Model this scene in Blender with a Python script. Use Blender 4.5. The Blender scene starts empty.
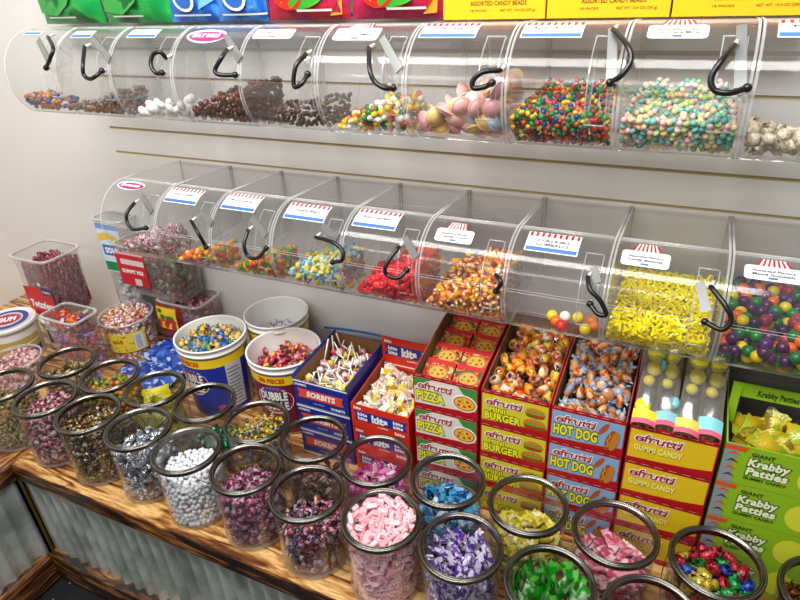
import bpy, math, random
import numpy as np
from mathutils import Vector, Matrix, Quaternion
PI = math.pi
rnd = random.Random(7)
scene = bpy.context.scene
COL = scene.collection
# ------------------------------------------------------------------ camera
CAM = np.array([1.30071605, -1.025493, 1.20242157])
YAW, PITCH, ROLL, FPX = -0.468105521, 0.507727633, 0.0588839849, 615.450434
_f = np.array([math.sin(YAW) * math.cos(PITCH), math.cos(YAW) * math.cos(PITCH), -math.sin(PITCH)])
_r = np.array([math.cos(YAW), -math.sin(YAW), 0.0])
_d = np.cross(_f, _r)
_c, _s = math.cos(ROLL), math.sin(ROLL)
CR, CD, CF = _c * _r + _s * _d, -_s * _r + _c * _d, _f
cam = bpy.data.objects.new('camera', bpy.data.cameras.new('camera'))
COL.objects.link(cam)
cam.data.sensor_width = 36
cam.data.lens = FPX / 800 * 36
cam.data.clip_start = 0.02
cam.matrix_world = Matrix(((CR[0], -CD[0], -CF[0], CAM[0]), (CR[1], -CD[1], -CF[1], CAM[1]), (CR[2], -CD[2], -CF[2], CAM[2]), (0, 0, 0, 1)))
scene.camera = cam
# ------------------------------------------------------------------ world, lamps, exposure
w = bpy.data.worlds.new('world'); scene.world = w; w.use_nodes = True
w.node_tree.nodes['Background'].inputs[0].default_value = (0.93, 0.96, 1.0, 1)
w.node_tree.nodes['Background'].inputs[1].default_value = 0.24
def area(name, loc, rot, sx, sy, power, color=(1, 0.985, 0.96)):
    l = bpy.data.lights.new(name, 'AREA'); l.shape = 'RECTANGLE'; l.size = sx; l.size_y = sy; l.energy = power; l.color = color
    o = bpy.data.objects.new(name, l); COL.objects.link(o); o.location = loc; o.rotation_euler = rot; return o
area('ceiling_lamp', (0.65, -0.72, 2.15), (math.radians(32), 0, 0), 2.0, 0.35, 64)
area('ceiling_lamp', (0.2, -2.6, 2.15), (math.radians(40), 0, 0), 2.4, 0.3, 24)
scene.view_settings.view_transform = 'Standard'
scene.view_settings.look = 'None'
scene.view_settings.gamma = 1
scene.view_settings.use_curve_mapping = False
scene.view_settings.exposure = 0.0
scene.cycles.transparent_max_bounces = 96
scene.cycles.max_bounces = 7
scene.cycles.caustics_reflective = False
scene.cycles.caustics_refractive = False
scene.cycles.use_denoising = True

def project(p):
    q = np.asarray(p) - CAM
    z = q @ CF
    return 400 + FPX * (q @ CR) / z, 300 + FPX * (q @ CD) / z

# ------------------------------------------------------------------ materials
_M = {}
def lin(h):
    if isinstance(h, str):
        h = h.lstrip('#'); c = [int(h[i:i + 2], 16) / 255 for i in (0, 2, 4)]
    else:
        c = list(h)
    return tuple((x / 12.92 if x <= 0.04045 else ((x + 0.055) / 1.055) ** 2.4) for x in c) + (1,)
def new_mat(name):
    m = bpy.data.materials.new(name); m.use_nodes = True
    nt = m.node_tree; return m, nt, nt.nodes['Principled BSDF']
def plain(hexc, rough=0.5, metal=0.0, spec=0.5, coat=0.0, trans=0.0):
    k = ('p', hexc, rough, metal, spec, coat, trans)
    if k in _M: return _M[k]
    m, nt, b = new_mat('paint_' + hexc.strip('#'))
    b.inputs['Base Color'].default_value = lin(hexc); b.inputs['Roughness'].default_value = rough
    b.inputs['Metallic'].default_value = metal; b.inputs['Specular IOR Level'].default_value = spec
    b.inputs['Coat Weight'].default_value = coat
    if trans: b.inputs['Transmission Weight'].default_value = trans
    _M[k] = m; return m
def mottled(cols, scale=120, rough=0.28, metal=0.0, bump=0.25, voronoi=False, spec=0.5, sharp=True):
    """printed wrapper: patches of several colours, crinkled"""
    k = ('m', tuple(cols), scale, rough, metal, bump, voronoi, sharp)
    if k in _M: return _M[k]
    m, nt, b = new_mat('wrapper_' + cols[0].strip('#'))
    N, L = nt.nodes, nt.links
    tc = N.new('ShaderNodeTexCoord'); oi = N.new('ShaderNodeObjectInfo')
    mp = N.new('ShaderNodeVectorMath'); mp.operation = 'ADD'
    mu = N.new('ShaderNodeMath'); mu.operation = 'MULTIPLY'; mu.inputs[1].default_value = 3.0
    L.new(oi.outputs['Random'], mu.inputs[0]); L.new(tc.outputs['Object'], mp.inputs[0]); L.new(mu.outputs[0], mp.inputs[1])
    if voronoi:
        t = N.new('ShaderNodeTexVoronoi'); t.inputs['Scale'].default_value = scale
        src = N.new('ShaderNodeSeparateColor'); L.new(t.outputs['Color'], src.inputs[0]); out = src.outputs[0]
    else:
        t = N.new('ShaderNodeTexNoise'); t.inputs['Scale'].default_value = scale; t.inputs['Detail'].default_value = 1.5
        out = t.outputs['Fac']
    L.new(mp.outputs[0], t.inputs['Vector'])
    r = N.new('ShaderNodeValToRGB'); r.color_ramp.interpolation = 'CONSTANT' if sharp else 'LINEAR'
    n = len(cols); lo, hi = (0.0, 1.0) if voronoi else (0.34, 0.66)
    e = r.color_ramp.elements
    e[0].position = 0; e[0].color = lin(cols[0]); e[1].position = lo + (hi - lo) * (1 / n); e[1].color = lin(cols[1 % n])
    for i in range(2, n):
        x = e.new(lo + (hi - lo) * i / n); x.color = lin(cols[i])
    L.new(out, r.inputs[0]); L.new(r.outputs[0], b.inputs['Base Color'])
    b.inputs['Roughness'].default_value = rough; b.inputs['Metallic'].default_value = metal
    b.inputs['Specular IOR Level'].default_value = spec
    if bump:
        nz = N.new('ShaderNodeTexNoise'); nz.inputs['Scale'].default_value = 260; nz.inputs['Detail'].default_value = 1
        L.new(tc.outputs['Object'], nz.inputs['Vector'])
        bp = N.new('ShaderNodeBump'); bp.inputs['Strength'].default_value = bump; bp.inputs['Distance'].default_value = 0.004
        L.new(nz.outputs['Fac'], bp.inputs['Height']); L.new(bp.outputs[0], b.inputs['Normal'])
    _M[k] = m; return m
def clear(name='clear', tint=(0.97, 0.97, 0.97), haze=0.03, edge=0.55, rough=0.06, base=0.035):
    """clear plastic: sees through, mirrors at grazing angles, a little milky"""
    k = ('c', name)
    if k in _M: return _M[k]
    m = bpy.data.materials.new(name + '_plastic'); m.use_nodes = True
    nt = m.node_tree; N, L = nt.nodes, nt.links; N.clear()
    out = N.new('ShaderNodeOutputMaterial'); tr = N.new('ShaderNodeBsdfTransparent'); tr.inputs[0].default_value = (*tint, 1)
    gl = N.new('ShaderNodeBsdfGlossy'); gl.inputs['Roughness'].default_value = rough; gl.inputs[0].default_value = (1, 1, 1, 1)
    df = N.new('ShaderNodeBsdfDiffuse'); df.inputs[0].default_value = (0.8, 0.8, 0.8, 1)
    lw = N.new('ShaderNodeLayerWeight'); lw.inputs['Blend'].default_value = 0.5
    po = N.new('ShaderNodeMath'); po.operation = 'POWER'; po.inputs[1].default_value = 4
    L.new(lw.outputs['Facing'], po.inputs[0])
    ml = N.new('ShaderNodeMath'); ml.operation = 'MULTIPLY_ADD'; ml.inputs[1].default_value = edge; ml.inputs[2].default_value = base
    L.new(po.outputs[0], ml.inputs[0])
    m2 = N.new('ShaderNodeMath'); m2.operation = 'MULTIPLY_ADD'; m2.inputs[1].default_value = haze * 4; m2.inputs[2].default_value = haze
    L.new(po.outputs[0], m2.inputs[0])
    a = N.new('ShaderNodeMixShader'); bmx = N.new('ShaderNodeMixShader')
    L.new(m2.outputs[0], a.inputs[0]); L.new(tr.outputs[0], a.inputs[1]); L.new(df.outputs[0], a.inputs[2])
    L.new(ml.outputs[0], bmx.inputs[0]); L.new(a.outputs[0], bmx.inputs[1]); L.new(gl.outputs[0], bmx.inputs[2])
    L.new(bmx.outputs[0], out.inputs[0])
    _M[k] = m; return m
ACRYL = clear('acrylic', haze=0.014, edge=0.5, base=0.012, rough=0.09)
ACEDGE = clear('acrylic_edge', tint=(0.9, 0.91, 0.91), haze=0.32, edge=0.4, base=0.06)
JAR = clear('jar', haze=0.008, edge=0.5, base=0.03)
FILM = clear('film', haze=0.04, edge=0.5, base=0.08, rough=0.15)
TUBCLR = clear('tub', haze=0.05, edge=0.5, base=0.04)
STEEL = plain('#74716b', 0.26, 1.0)
STEEL_D = plain('#55534f', 0.32, 1.0)
BLACK = plain('#0b0b0c', 0.35)
WHITE = plain('#f2f0ec', 0.35)
RED = plain('#c9141c', 0.4)

# ------------------------------------------------------------------ mesh builder
class MB:
    def __init__(s): s.v, s.f, s.m, s.sm, s.mats = [], [], [], [], []
    def mi(s, mat):
        if mat not in s.mats: s.mats.append(mat)
        return s.mats.index(mat)
    def add(s, vs, fs, mat, smooth=False):
        o = len(s.v); k = s.mi(mat)
        s.v += [tuple(map(float, p)) for p in vs]
        for f in fs: s.f.append(tuple(i + o for i in f)); s.m.append(k); s.sm.append(smooth)
        return s
    def box(s, x0, x1, y0, y1, z0, z1, mat):
        vs = [(x, y, z) for z in (z0, z1) for y in (y0, y1) for x in (x0, x1)]
        return s.add(vs, [(0, 2, 3, 1), (4, 5, 7, 6), (0, 1, 5, 4), (2, 6, 7, 3), (0, 4, 6, 2), (1, 3, 7, 5)], mat)
    def prism(s, poly, fn, t0, t1, mat):
        """poly: 2D outline, fn(u,v,t) -> 3D"""
        n = len(poly); vs = [fn(u, v, t) for t in (t0, t1) for u, v in poly]
        return s.add(vs, [tuple(range(n))[::-1], tuple(range(n, 2 * n))] + [(i, (i + 1) % n, n + (i + 1) % n, n + i) for i in range(n)], mat)
    def lathe(s, prof, mat, seg=40, c=(0, 0, 0), smooth=True, closed=False, sx=1, sy=1, ang=None, power=None):
        n = len(prof); vs = []; full = ang is None
        steps = seg if full else seg + 1
        a0, a1 = (0, 2 * PI) if full else ang
        for i in range(steps):
            t = a0 + (a1 - a0) * i / seg; ct, st = math.cos(t), math.sin(t)
            if power:
                q = (abs(ct) ** power + abs(st) ** power) ** (-1 / power)
            else: q = 1
            for r, z in prof: vs.append((c[0] + r * q * ct * sx, c[1] + r * q * st * sy, c[2] + z))
        fs = []
        for i in range(seg):
            j = (i + 1) % steps
            for k in range(n if closed else n - 1):
                k2 = (k + 1) % n
                fs.append((i * n + k, j * n + k, j * n + k2, i * n + k2))
        return s.add(vs, fs, mat, smooth)
    def disc(s, r, mat, c=(0, 0, 0), seg=40, z=0, sx=1, sy=1, power=None):
        vs = []
        for i in range(seg):
            t = 2 * PI * i / seg; ct, st = math.cos(t), math.sin(t)
            q = (abs(ct) ** power + abs(st) ** power) ** (-1 / power) if power else 1
            vs.append((c[0] + r * q * ct * sx, c[1] + r * q * st * sy, c[2] + z))
        return s.add(vs, [tuple(range(seg))], mat)
    def tube(s, pts, r, mat, seg=8, caps=True, smooth=True):
        P = [Vector(p) for p in pts]; n = len(P); vs = []; up = None
        for i, p in enumerate(P):
            t = (P[min(i + 1, n - 1)] - P[max(i - 1, 0)]).normalized()
            if up is None: up = t.orthogonal().normalized()
            up = (up - t * up.dot(t)); up = up.normalized() if up.length > 1e-6 else t.orthogonal().normalized()
            q = t.cross(up); rr = r[i] if isinstance(r, (list, tuple)) else r
            for k in range(seg):
                a = 2 * PI * k / seg; vs.append(p + up * (rr * math.cos(a)) + q * (rr * math.sin(a)))
        fs = [(i * seg + k, i * seg + (k + 1) % seg, (i + 1) * seg + (k + 1) % seg, (i + 1) * seg + k) for i in range(n - 1) for k in range(seg)]
        if caps: fs += [tuple(range(seg))[::-1], tuple(range((n - 1) * seg, n * seg))]
        return s.add(vs, fs, mat, smooth)
    def grid(s, fn, nu, nv, mat, smooth=True):
        vs = [fn(i / nu, j / nv) for j in range(nv + 1) for i in range(nu + 1)]
        fs = [(j * (nu + 1) + i, j * (nu + 1) + i + 1, (j + 1) * (nu + 1) + i + 1, (j + 1) * (nu + 1) + i) for j in range(nv) for i in range(nu)]
        return s.add(vs, fs, mat, smooth)
    def mapped(s, geo, fn, mat):
        """geo = (2D verts, faces) laid on a surface by fn(u, v)"""
        return s.add([fn(u, v) for u, v in geo[0]], geo[1], mat)
    def mesh(s, name):
        me = bpy.data.meshes.new(name); me.from_pydata(s.v, [], s.f)
        for m in s.mats: me.materials.append(m)
        me.polygons.foreach_set('material_index', s.m); me.polygons.foreach_set('use_smooth', s.sm); me.update(); return me
    def build(s, name, parent=None, loc=None):
        o = bpy.data.objects.new(name, s.mesh(name)); COL.objects.link(o)
        if parent: o.parent = parent
        if loc: o.location = loc
        return o
def tag(o, label=None, cat=None, group=None, kind=None):
    if label: o['label'] = label
    if cat: o['category'] = cat
    if group: o['group'] = group
    if kind: o['kind'] = kind
    return o
def thing(name, label, cat, loc=(0, 0, 0), rz=0, group=None, tilt=(0, 0)):
    o = bpy.data.objects.new(name, None); COL.objects.link(o); o.empty_display_size = 0.05
    o.location = loc; o.rotation_euler = (tilt[0], tilt[1], rz)
    return tag(o, label, cat, group)
def spline(pts, n=6):
    P = [Vector(p) for p in pts]; P = [P[0] * 2 - P[1]] + P + [P[-1] * 2 - P[-2]]; out = []
    for i in range(1, len(P) - 2):
        for k in range(n):
            t = k / n; a, b, c, d = P[i - 1], P[i], P[i + 1], P[i + 2]
            out.append(0.5 * ((2 * b) + (c - a) * t + (2 * a - 5 * b + 4 * c - d) * t * t + (3 * b - a - 3 * c + d) * t ** 3))
    return out + [P[-2]]
_T = {}
def text_geo(txt, bold=0.0, shear=0.0, dil=0.0):
    """lettering as flat 2D geometry, height 1 for a capital, centred"""
    k = (txt, bold, shear, dil)
    if k not in _T:
        c = bpy.data.curves.new('lettering', 'FONT'); c.body = txt; c.size = 1; c.offset = bold + dil; c.align_x = 'CENTER'; c.shear = shear
        c.resolution_u = 2; c.space_character = 1.0 + bold * 1.2
        o = bpy.data.objects.new('lettering', c); COL.objects.link(o)
        me = bpy.data.meshes.new_from_object(o.evaluated_get(bpy.context.evaluated_depsgraph_get()))
        vs = [(v.co.x / 0.7, v.co.y / 0.7 - 0.5) for v in me.vertices]; fs = [tuple(p.vertices) for p in me.polygons]
        bpy.data.objects.remove(o); bpy.data.curves.remove(c); bpy.data.meshes.remove(me)
        _T[k] = (vs, fs)
    return _T[k]
def fitted(txt, u0, v0, wid, hei, bold=0.03, shear=0.0, dil=0.0, rot=0.0):
    """lettering scaled into a box wid x hei centred at u0, v0"""
    if not txt.strip(): return [(u0, v0), (u0, v0), (u0, v0)], []
    base = text_geo(txt, bold, shear, 0.0); xs = [p[0] for p in base[0]]
    W = (max(xs) - min(xs)) or 1; mx = (max(xs) + min(xs)) / 2
    vs, fs = text_geo(txt, bold, shear, dil) if dil else base
    cr, sr = math.cos(rot), math.sin(rot); o = []
    for x, y in vs:
        a, b = (x - mx) * wid / W, y * hei
        o.append((u0 + a * cr - b * sr, v0 + a * sr + b * cr))
    return o, fs
def rect(u0, u1, v0, v1, nu=1, nv=1):
    vs = [(u0 + (u1 - u0) * i / nu, v0 + (v1 - v0) * j / nv) for j in range(nv + 1) for i in range(nu + 1)]
    return vs, [(j * (nu + 1) + i, j * (nu + 1) + i + 1, (j + 1) * (nu + 1) + i + 1, (j + 1) * (nu + 1) + i) for j in range(nv) for i in range(nu)]
def ell(u, v, a, b, n=20, rot=0):
    return [(u + a * math.cos(2 * PI * i / n) * math.cos(rot) - b * math.sin(2 * PI * i / n) * math.sin(rot), v + a * math.cos(2 * PI * i / n) * math.sin(rot) + b * math.sin(2 * PI * i / n) * math.cos(rot)) for i in range(n)], [tuple(range(n))]
def pg(*pts): return list(pts), [tuple(range(len(pts)))]
# ------------------------------------------------------------------ the room
WY = 0.395        # the back wall
FZ = -0.46       # the floor, below the counter top
def wall_mat():
    m, nt, b = new_mat('wall_paint'); N, L = nt.nodes, nt.links
    n = N.new('ShaderNodeTexNoise'); n.inputs['Scale'].default_value = 3
    r = N.new('ShaderNodeValToRGB'); r.color_ramp.elements[0].color = lin('#dedad4'); r.color_ramp.elements[1].color = lin('#e6e3de')
    L.new(n.outputs['Fac'], r.inputs[0]); L.new(r.outputs[0], b.inputs['Base Color']); b.inputs['Roughness'].default_value = 0.55; return m
WALL = wall_mat(); GROOVE = plain('#b9a57a', 0.5)
b = MB()
GX = -0.44
gz = [0.6865 + 0.0800 * k for k in range(9)]
b.box(-1.25, 2.3, WY, WY + 0.1, FZ, gz[0] - 0.004, WALL)
b.box(-1.25, GX, WY, WY + 0.1, gz[0] - 0.004, 2.3, WALL)
for k, z in enumerate(gz):
    z1 = gz[k + 1] - 0.004 if k < 8 else 2.3
    b.box(GX, 2.3, WY, WY + 0.005, z + 0.0045, z1 - 0.0005, WALL)
b.box(GX, 2.3, WY + 0.0055, WY + 0.1, gz[0] - 0.004, 2.3, GROOVE)
tag(b.build('wall_back'), kind='structure')
b = MB(); b.box(-1.45, -1.25, -2.6, WY + 0.1, FZ, 2.3, WALL); tag(b.build('wall_left'), kind='structure')
def floor_mat():
    m, nt, b = new_mat('dark_mat'); N, L = nt.nodes, nt.links
    v = N.new('ShaderNodeTexVoronoi'); v.inputs['Scale'].default_value = 130
    r = N.new('ShaderNodeValToRGB'); r.color_ramp.elements[0].color = lin('#7c8088'); r.color_ramp.elements[0].position = 0.05
    r.color_ramp.elements[1].color = lin('#15171b'); r.color_ramp.elements[1].position = 0.16
    L.new(v.outputs['Distance'], r.inputs[0]); L.new(r.outputs[0], b.inputs['Base Color']); b.inputs['Roughness'].default_value = 0.45; return m
b = MB(); b.box(-1.45, 2.3, -2.6, WY + 0.1, FZ - 0.1, FZ, floor_mat()); tag(b.build('floor'), kind='structure')

# ------------------------------------------------------------------ burnt-wood counters with corrugated fronts
def wood_mat(name, axis, light='#c08a4a', dark='#1f0f06', burn=0.5):
    m, nt, b = new_mat(name); N, L = nt.nodes, nt.links
    tc = N.new('ShaderNodeTexCoord'); mp = N.new('ShaderNodeMapping')
    mp.inputs['Scale'].default_value = (3.5, 26, 26) if axis == 'x' else (26, 3.5, 26)
    L.new(tc.outputs['Object'], mp.inputs[0])
    n1 = N.new('ShaderNodeTexNoise'); n1.inputs['Scale'].default_value = 1.6; n1.inputs['Detail'].default_value = 4; n1.inputs['Distortion'].default_value = 1.2
    L.new(mp.outputs[0], n1.inputs['Vector'])
    r = N.new('ShaderNodeValToRGB'); e = r.color_ramp.elements
    e[0].position = burn - 0.14; e[0].color = lin(dark); e[1].position = burn + 0.16; e[1].color = lin(light)
    x = e.new(burn - 0.02); x.color = lin('#6b3c17'); x = e.new(burn + 0.05); x.color = lin('#a86f35')
    L.new(n1.outputs['Fac'], r.inputs[0])
    n2 = N.new('ShaderNodeTexNoise'); n2.inputs['Scale'].default_value = 9; n2.inputs['Detail'].default_value = 3
    L.new(mp.outputs[0], n2.inputs['Vector'])
    mx = N.new('ShaderNodeMix'); mx.data_type = 'RGBA'; mx.blend_type = 'MULTIPLY'; mx.inputs[0].default_value = 0.55
    r2 = N.new('ShaderNodeValToRGB'); r2.color_ramp.elements[0].position = 0.35; r2.color_ramp.elements[0].color = (0.35, 0.25, 0.18, 1); r2.color_ramp.elements[1].position = 0.55; r2.color_ramp.elements[1].color = (1, 1, 1, 1)
    L.new(n2.outputs['Fac'], r2.inputs[0]); L.new(r.outputs[0], mx.inputs[6]); L.new(r2.outputs[0], mx.inputs[7])
    L.new(mx.outputs[2], b.inputs['Base Color']); b.inputs['Roughness'].default_value = 0.32
    b.inputs['Coat Weight'].default_value = 0.3; b.inputs['Coat Roughness'].default_value = 0.2
    bp = N.new('ShaderNodeBump'); bp.inputs['Strength'].default_value = 0.3; bp.inputs['Distance'].default_value = 0.003
    L.new(n2.outputs['Fac'], bp.inputs['Height']); L.new(bp.outputs[0], b.inputs['Normal']); return m
WX, WYM = wood_mat('burnt_plank', 'x', light='#e6ba78', burn=0.41), wood_mat('burnt_plank_side', 'y', burn=0.47)
WXD, WYD = wood_mat('charred_board', 'x', burn=0.55, light='#c08a3c'), wood_mat('charred_board_side', 'y', burn=0.55, light='#c08a3c')
def metal_mat():
    m, nt, b = new_mat('corrugated_metal'); N, L = nt.nodes, nt.links
    tc = N.new('ShaderNodeTexCoord'); n = N.new('ShaderNodeTexNoise'); n.inputs['Scale'].default_value = 9; n.inputs['Detail'].default_value = 4
    L.new(tc.outputs['Object'], n.inputs['Vector'])
    r = N.new('ShaderNodeValToRGB'); r.color_ramp.elements[0].position = 0.35; r.color_ramp.elements[0].color = lin('#a4aca2'); r.color_ramp.elements[1].position = 0.62; r.color_ramp.elements[1].color = lin('#e0e6de')
    L.new(n.outputs['Fac'], r.inputs[0]); L.new(r.outputs[0], b.inputs['Base Color']); b.inputs['Metallic'].default_value = 0.5; b.inputs['Roughness'].default_value = 0.3; return m
TIN = metal_mat()
CX, CY = -0.31, -0.345
def counter_main():
    t = thing('display_counter', 'burnt wood counter with grey corrugated metal front under the candy jars', 'counter', (CX, CY, FZ))
    def L(mb, n): o = mb.build(n, t); o.location = (-CX, -CY, -FZ); return o
    b = MB(); n = 5; ys = [CY, -0.20, -0.05, 0.10, 0.26, WY - .001]
    for i in range(n): b.box(-1.249 if ys[i] >= CY + 0.1 else CX - 0.0, 2.25, ys[i] + (0.0008 if i else 0), ys[i + 1] - 0.0008, -0.03, 0, WX)
    L(b, 'top_plank')
    b = MB(); b.box(CX, 2.25, CY - 0.004, CY + 0.03, -0.052, -0.001, WXD); L(b, 'edge_board')
    b = MB(); pitch = 0.046; nn = 560
    b.grid(lambda u, v: (CX + 2.5 * u, CY + 0.010 + 0.009 * math.sin(2 * PI * 2.5 * u / pitch), -0.05 + (FZ + 0.09 + 0.05) * v), nn, 1, TIN)
    b.grid(lambda u, v: (CX + 2.5 * u, CY + 0.0115 + 0.009 * math.sin(2 * PI * 2.5 * u / pitch), -0.05 + (FZ + 0.09 + 0.05) * v), nn, 1, TIN)
    L(b, 'corrugated_panel')
    b = MB(); b.box(CX, 2.25, CY - 0.02, CY + 0.02, FZ + 0.012, FZ + 0.10, WXD); L(b, 'base_board')
    b = MB(); b.box(CX + 0.0015, CX + 0.008, CY - 0.004, CY + 0.002, FZ + 0.10, -0.056, plain('#8a6a2a', 0.35, 0.8)); L(b, 'corner_trim')
counter_main()
def counter_side():
    t = thing('display_counter', 'burnt wood counter leg with corrugated metal front running toward the camera', 'counter', (CX, CY, FZ))
    def L(mb, n): o = mb.build(n, t); o.location = (-CX, -CY, -FZ); return o
    b = MB(); xs = [-1.249, -1.14, -0.93, -0.72, -0.51, CX]
    for i in range(5): b.box(xs[i] + 0.0008, xs[i + 1] - 0.001, -1.9, CY + 0.144, -0.03, 0, WYM)
    L(b, 'top_plank')
    b = MB(); b.box(CX - 0.03, CX + 0.003, -1.9, CY - 0.006, -0.052, -0.001, WYD); L(b, 'edge_board')
    b = MB(); pitch = 0.05
    for d in (0, 0.0015):
        b.grid(lambda u, v: (CX - 0.014 - d + 0.007 * math.sin(2 * PI * 1.5 * u / pitch), CY - 0.006 - 1.5 * u, -0.05 + (FZ + 0.14) * v), 240, 1, TIN)
    L(b, 'corrugated_panel')
    b = MB(); b.box(CX - 0.02, CX + 0.02, -1.9, CY - 0.021, FZ + 0.012, FZ + 0.10, WYD); L(b, 'base_board')
counter_side()

# ------------------------------------------------------------------ sweets: small meshes shared by many objects
def ico(sub):
    import bmesh
    bm = bmesh.new(); bmesh.ops.create_icosphere(bm, subdivisions=sub, radius=1.0)
    v = np.array([tuple(x.co) for x in bm.verts]); f = [tuple(y.index for y in x.verts) for x in bm.faces]; bm.free(); return v, f
ICO1, ICO2 = ico(1), ico(2)
def P_ball(r, mat, flat=1.0, hi=False, longer=1.0):
    v, f = ICO2 if hi else ICO2 if r > 0.008 else ICO1
    b = MB(); b.add(v * np.array([r * longer, r, r * flat]), f, mat, True); return b
def P_twist(l, r, mat, ends=None, n=8, flat=0.8):
    """wrapped sweet with two twisted, fanned ends"""
    ends = ends or mat; b = MB(); h = l / 2
    def ring(x, rr, wav=0, sq=1.0): return [(x + wav * (-1) ** k * 0.003, rr * math.cos(2 * PI * k / n) * sq, rr * math.sin(2 * PI * k / n) * flat * (1 if sq == 1 else 0.35)) for k in range(n)]
    body = [ring(-h * 0.62, r * 0.5), ring(-h * 0.5, r * 0.92), ring(0, r), ring(h * 0.5, r * 0.92), ring(h * 0.62, r * 0.5)]
    rings = lambda R: ([p for q in R for p in q], [(i * n + k, i * n + (k + 1) % n, (i + 1) * n + (k + 1) % n, (i + 1) * n + k) for i in range(len(R) - 1) for k in range(n)])
    b.add(*rings(body), mat, True)
    for s in (-1, 1): b.add(*rings([ring(s * h * 0.62, r * 0.5), ring(s * h * 0.7, r * 0.22), ring(s * h, r * 0.85, 1, 1.001)]), ends, False)
    return b
def P_brick(l, w, h, mat, ends=None, crimp=0.3, extra=None):
    """chew in a folded paper: block with flat crimped ends"""
    b = MB(); a = l / 2 * (1 - crimp); e = 0.12 * h
    vs = [(x, y, z) for x in (-a, a) for y, z in ((-w / 2, -h / 2 + e), (-w / 2 + e, -h / 2), (w / 2 - e, -h / 2), (w / 2, -h / 2 + e), (w / 2, h / 2 - e), (w / 2 - e, h / 2), (-w / 2 + e, h / 2), (-w / 2, h / 2 - e))]
    b.add(vs, [tuple(range(8))[::-1], tuple(range(8, 16))] + [(i, (i + 1) % 8, 8 + (i + 1) % 8, 8 + i) for i in range(8)], mat)
    if crimp:
        t = 0.0007
        for s in (-1, 1):
            x0, x1 = s * a, s * l / 2
            vs = [(x0, -w * 0.3, -h * .25), (x0, w * 0.3, -h * .25), (x1, w * 0.52, -t), (x1, -w * 0.52, -t), (x0, -w * 0.3, h * .25), (x0, w * 0.3, h * .25), (x1, w * 0.52, t), (x1, -w * 0.52, t)]
            b.add(vs, [(0, 1, 2, 3), (7, 6, 5, 4), (0, 4, 5, 1), (1, 5, 6, 2), (2, 6, 7, 3), (3, 7, 4, 0)], ends or mat)
    if extra: extra(b, a, w, h)
    return b
def P_pillow(l, w, h, mat, seam=None, seed=0, nu=8, nv=4):
    """flow-pack with toothed ends and a crinkled belly"""
    rr = random.Random(seed); J = [[rr.uniform(-1, 1) for _ in range(nu + 1)] for _ in range(nv + 1)]; b = MB()
    def half(sg):
        def fn(u, v):
            i, j = round(u * nu), round(v * nv); k = max(0.0, min(1, (min(u, 1 - u) - 0.1) / 0.22)); s = math.sin(PI * v) ** 0.6 if 0 < v < 1 else 0
            x = (u - 0.5) * l + (0.03 * l * (1 if j % 2 else -1) if i in (0, nu) else 0)
            return (x, (v - 0.5) * w * (1 - 0.1 * k), sg * (h / 2 * s * k + (0.0004)) + J[j][i] * h * 0.09 * (k > 0 and 0 < v < 1))
        return fn
    b.grid(half(1), nu, nv, mat); b.grid(lambda u, v: half(-1)(1 - u, v), nu, nv, mat); return b
def P_gem(r, mat, seed):
    rr = random.Random(seed); v, f = ICO1; k = np.array([rr.uniform(0.7, 1.15) for _ in v])[:, None]
    b = MB(); b.add(v * k * np.array([r, r * 0.8, r * 0.7]), f, mat); return b
def P_kiss(r, mat, seed=0):
    rr = random.Random(seed); b = MB()
    b.lathe([(0.0005, 1.7 * r), (0.25 * r, 1.2 * r), (0.6 * r, 0.4 * r), (r, -0.3 * r), (0.9 * r, -0.75 * r), (0.001, -0.8 * r)], mat, seg=8, smooth=False)
    b.v = [(x * (1 + rr.uniform(-.14, .14)), y * (1 + rr.uniform(-.14, .14)), z) for x, y, z in b.v]; return b
def P_corn(r, l, mats):
    b = MB(); zs = [(-.5, 0.7), (-.45, 1), (-.15, .85), (.2, .55), (.45, .25), (.5, .05)]
    for k, (i, j) in enumerate(((0, 2), (2, 3), (3, 5))):
        b.lathe([(zs[q][1] * r, zs[q][0] * l) for q in range(i, j + 1)], mats[k], seg=8)
    b.disc(0.7 * r, mats[0], z=-.5 * l, seg=8); return b
def P_saucer(r, mat, rim):
    b = MB(); b.lathe([(0.001, .38 * r), (.45 * r, .33 * r), (.75 * r, .13 * r), (.8 * r, .03 * r)], mat, seg=18); b.lathe([(0.001, -.38 * r), (.45 * r, -.33 * r), (.75 * r, -.13 * r), (.8 * r, -.03 * r)], mat, seg=18)
    b.lathe([(.78 * r, .04 * r), (r, .025 * r), (r, -.025 * r), (.78 * r, -.04 * r)], rim, seg=18); return b
def P_bar(l, w, h, mat):
    b = MB(); b.box(-l / 2, l / 2, -w / 2, w / 2, -h / 2, h / 2, mat); return b
def P_stick(l, r, mat, mat2=None):
    b = MB(); b.tube([(-l / 2, 0, 0), (-l * .17, 0.1 * r, 0), (l * .17, -0.1 * r, 0), (l / 2, 0, 0)], r, mat, seg=6); return b
def P_lolly(r, mat, stick=WHITE):
    b = MB(); v, f = ICO1; b.add(v * r, f, mat, True); b.tube([(0, 0, r * .8), (0, 0, r * 5.5)], r * .17, stick, seg=5); return b
def P_rope(l, r, mat):
    b = MB(); pts = spline([(-l / 2, 0, 0), (-l / 6, r * 1.3, 0), (l / 6, -r * 1.3, 0), (l / 2, 0, 0)], 2); b.tube(pts, r, mat, seg=5); return b

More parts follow.
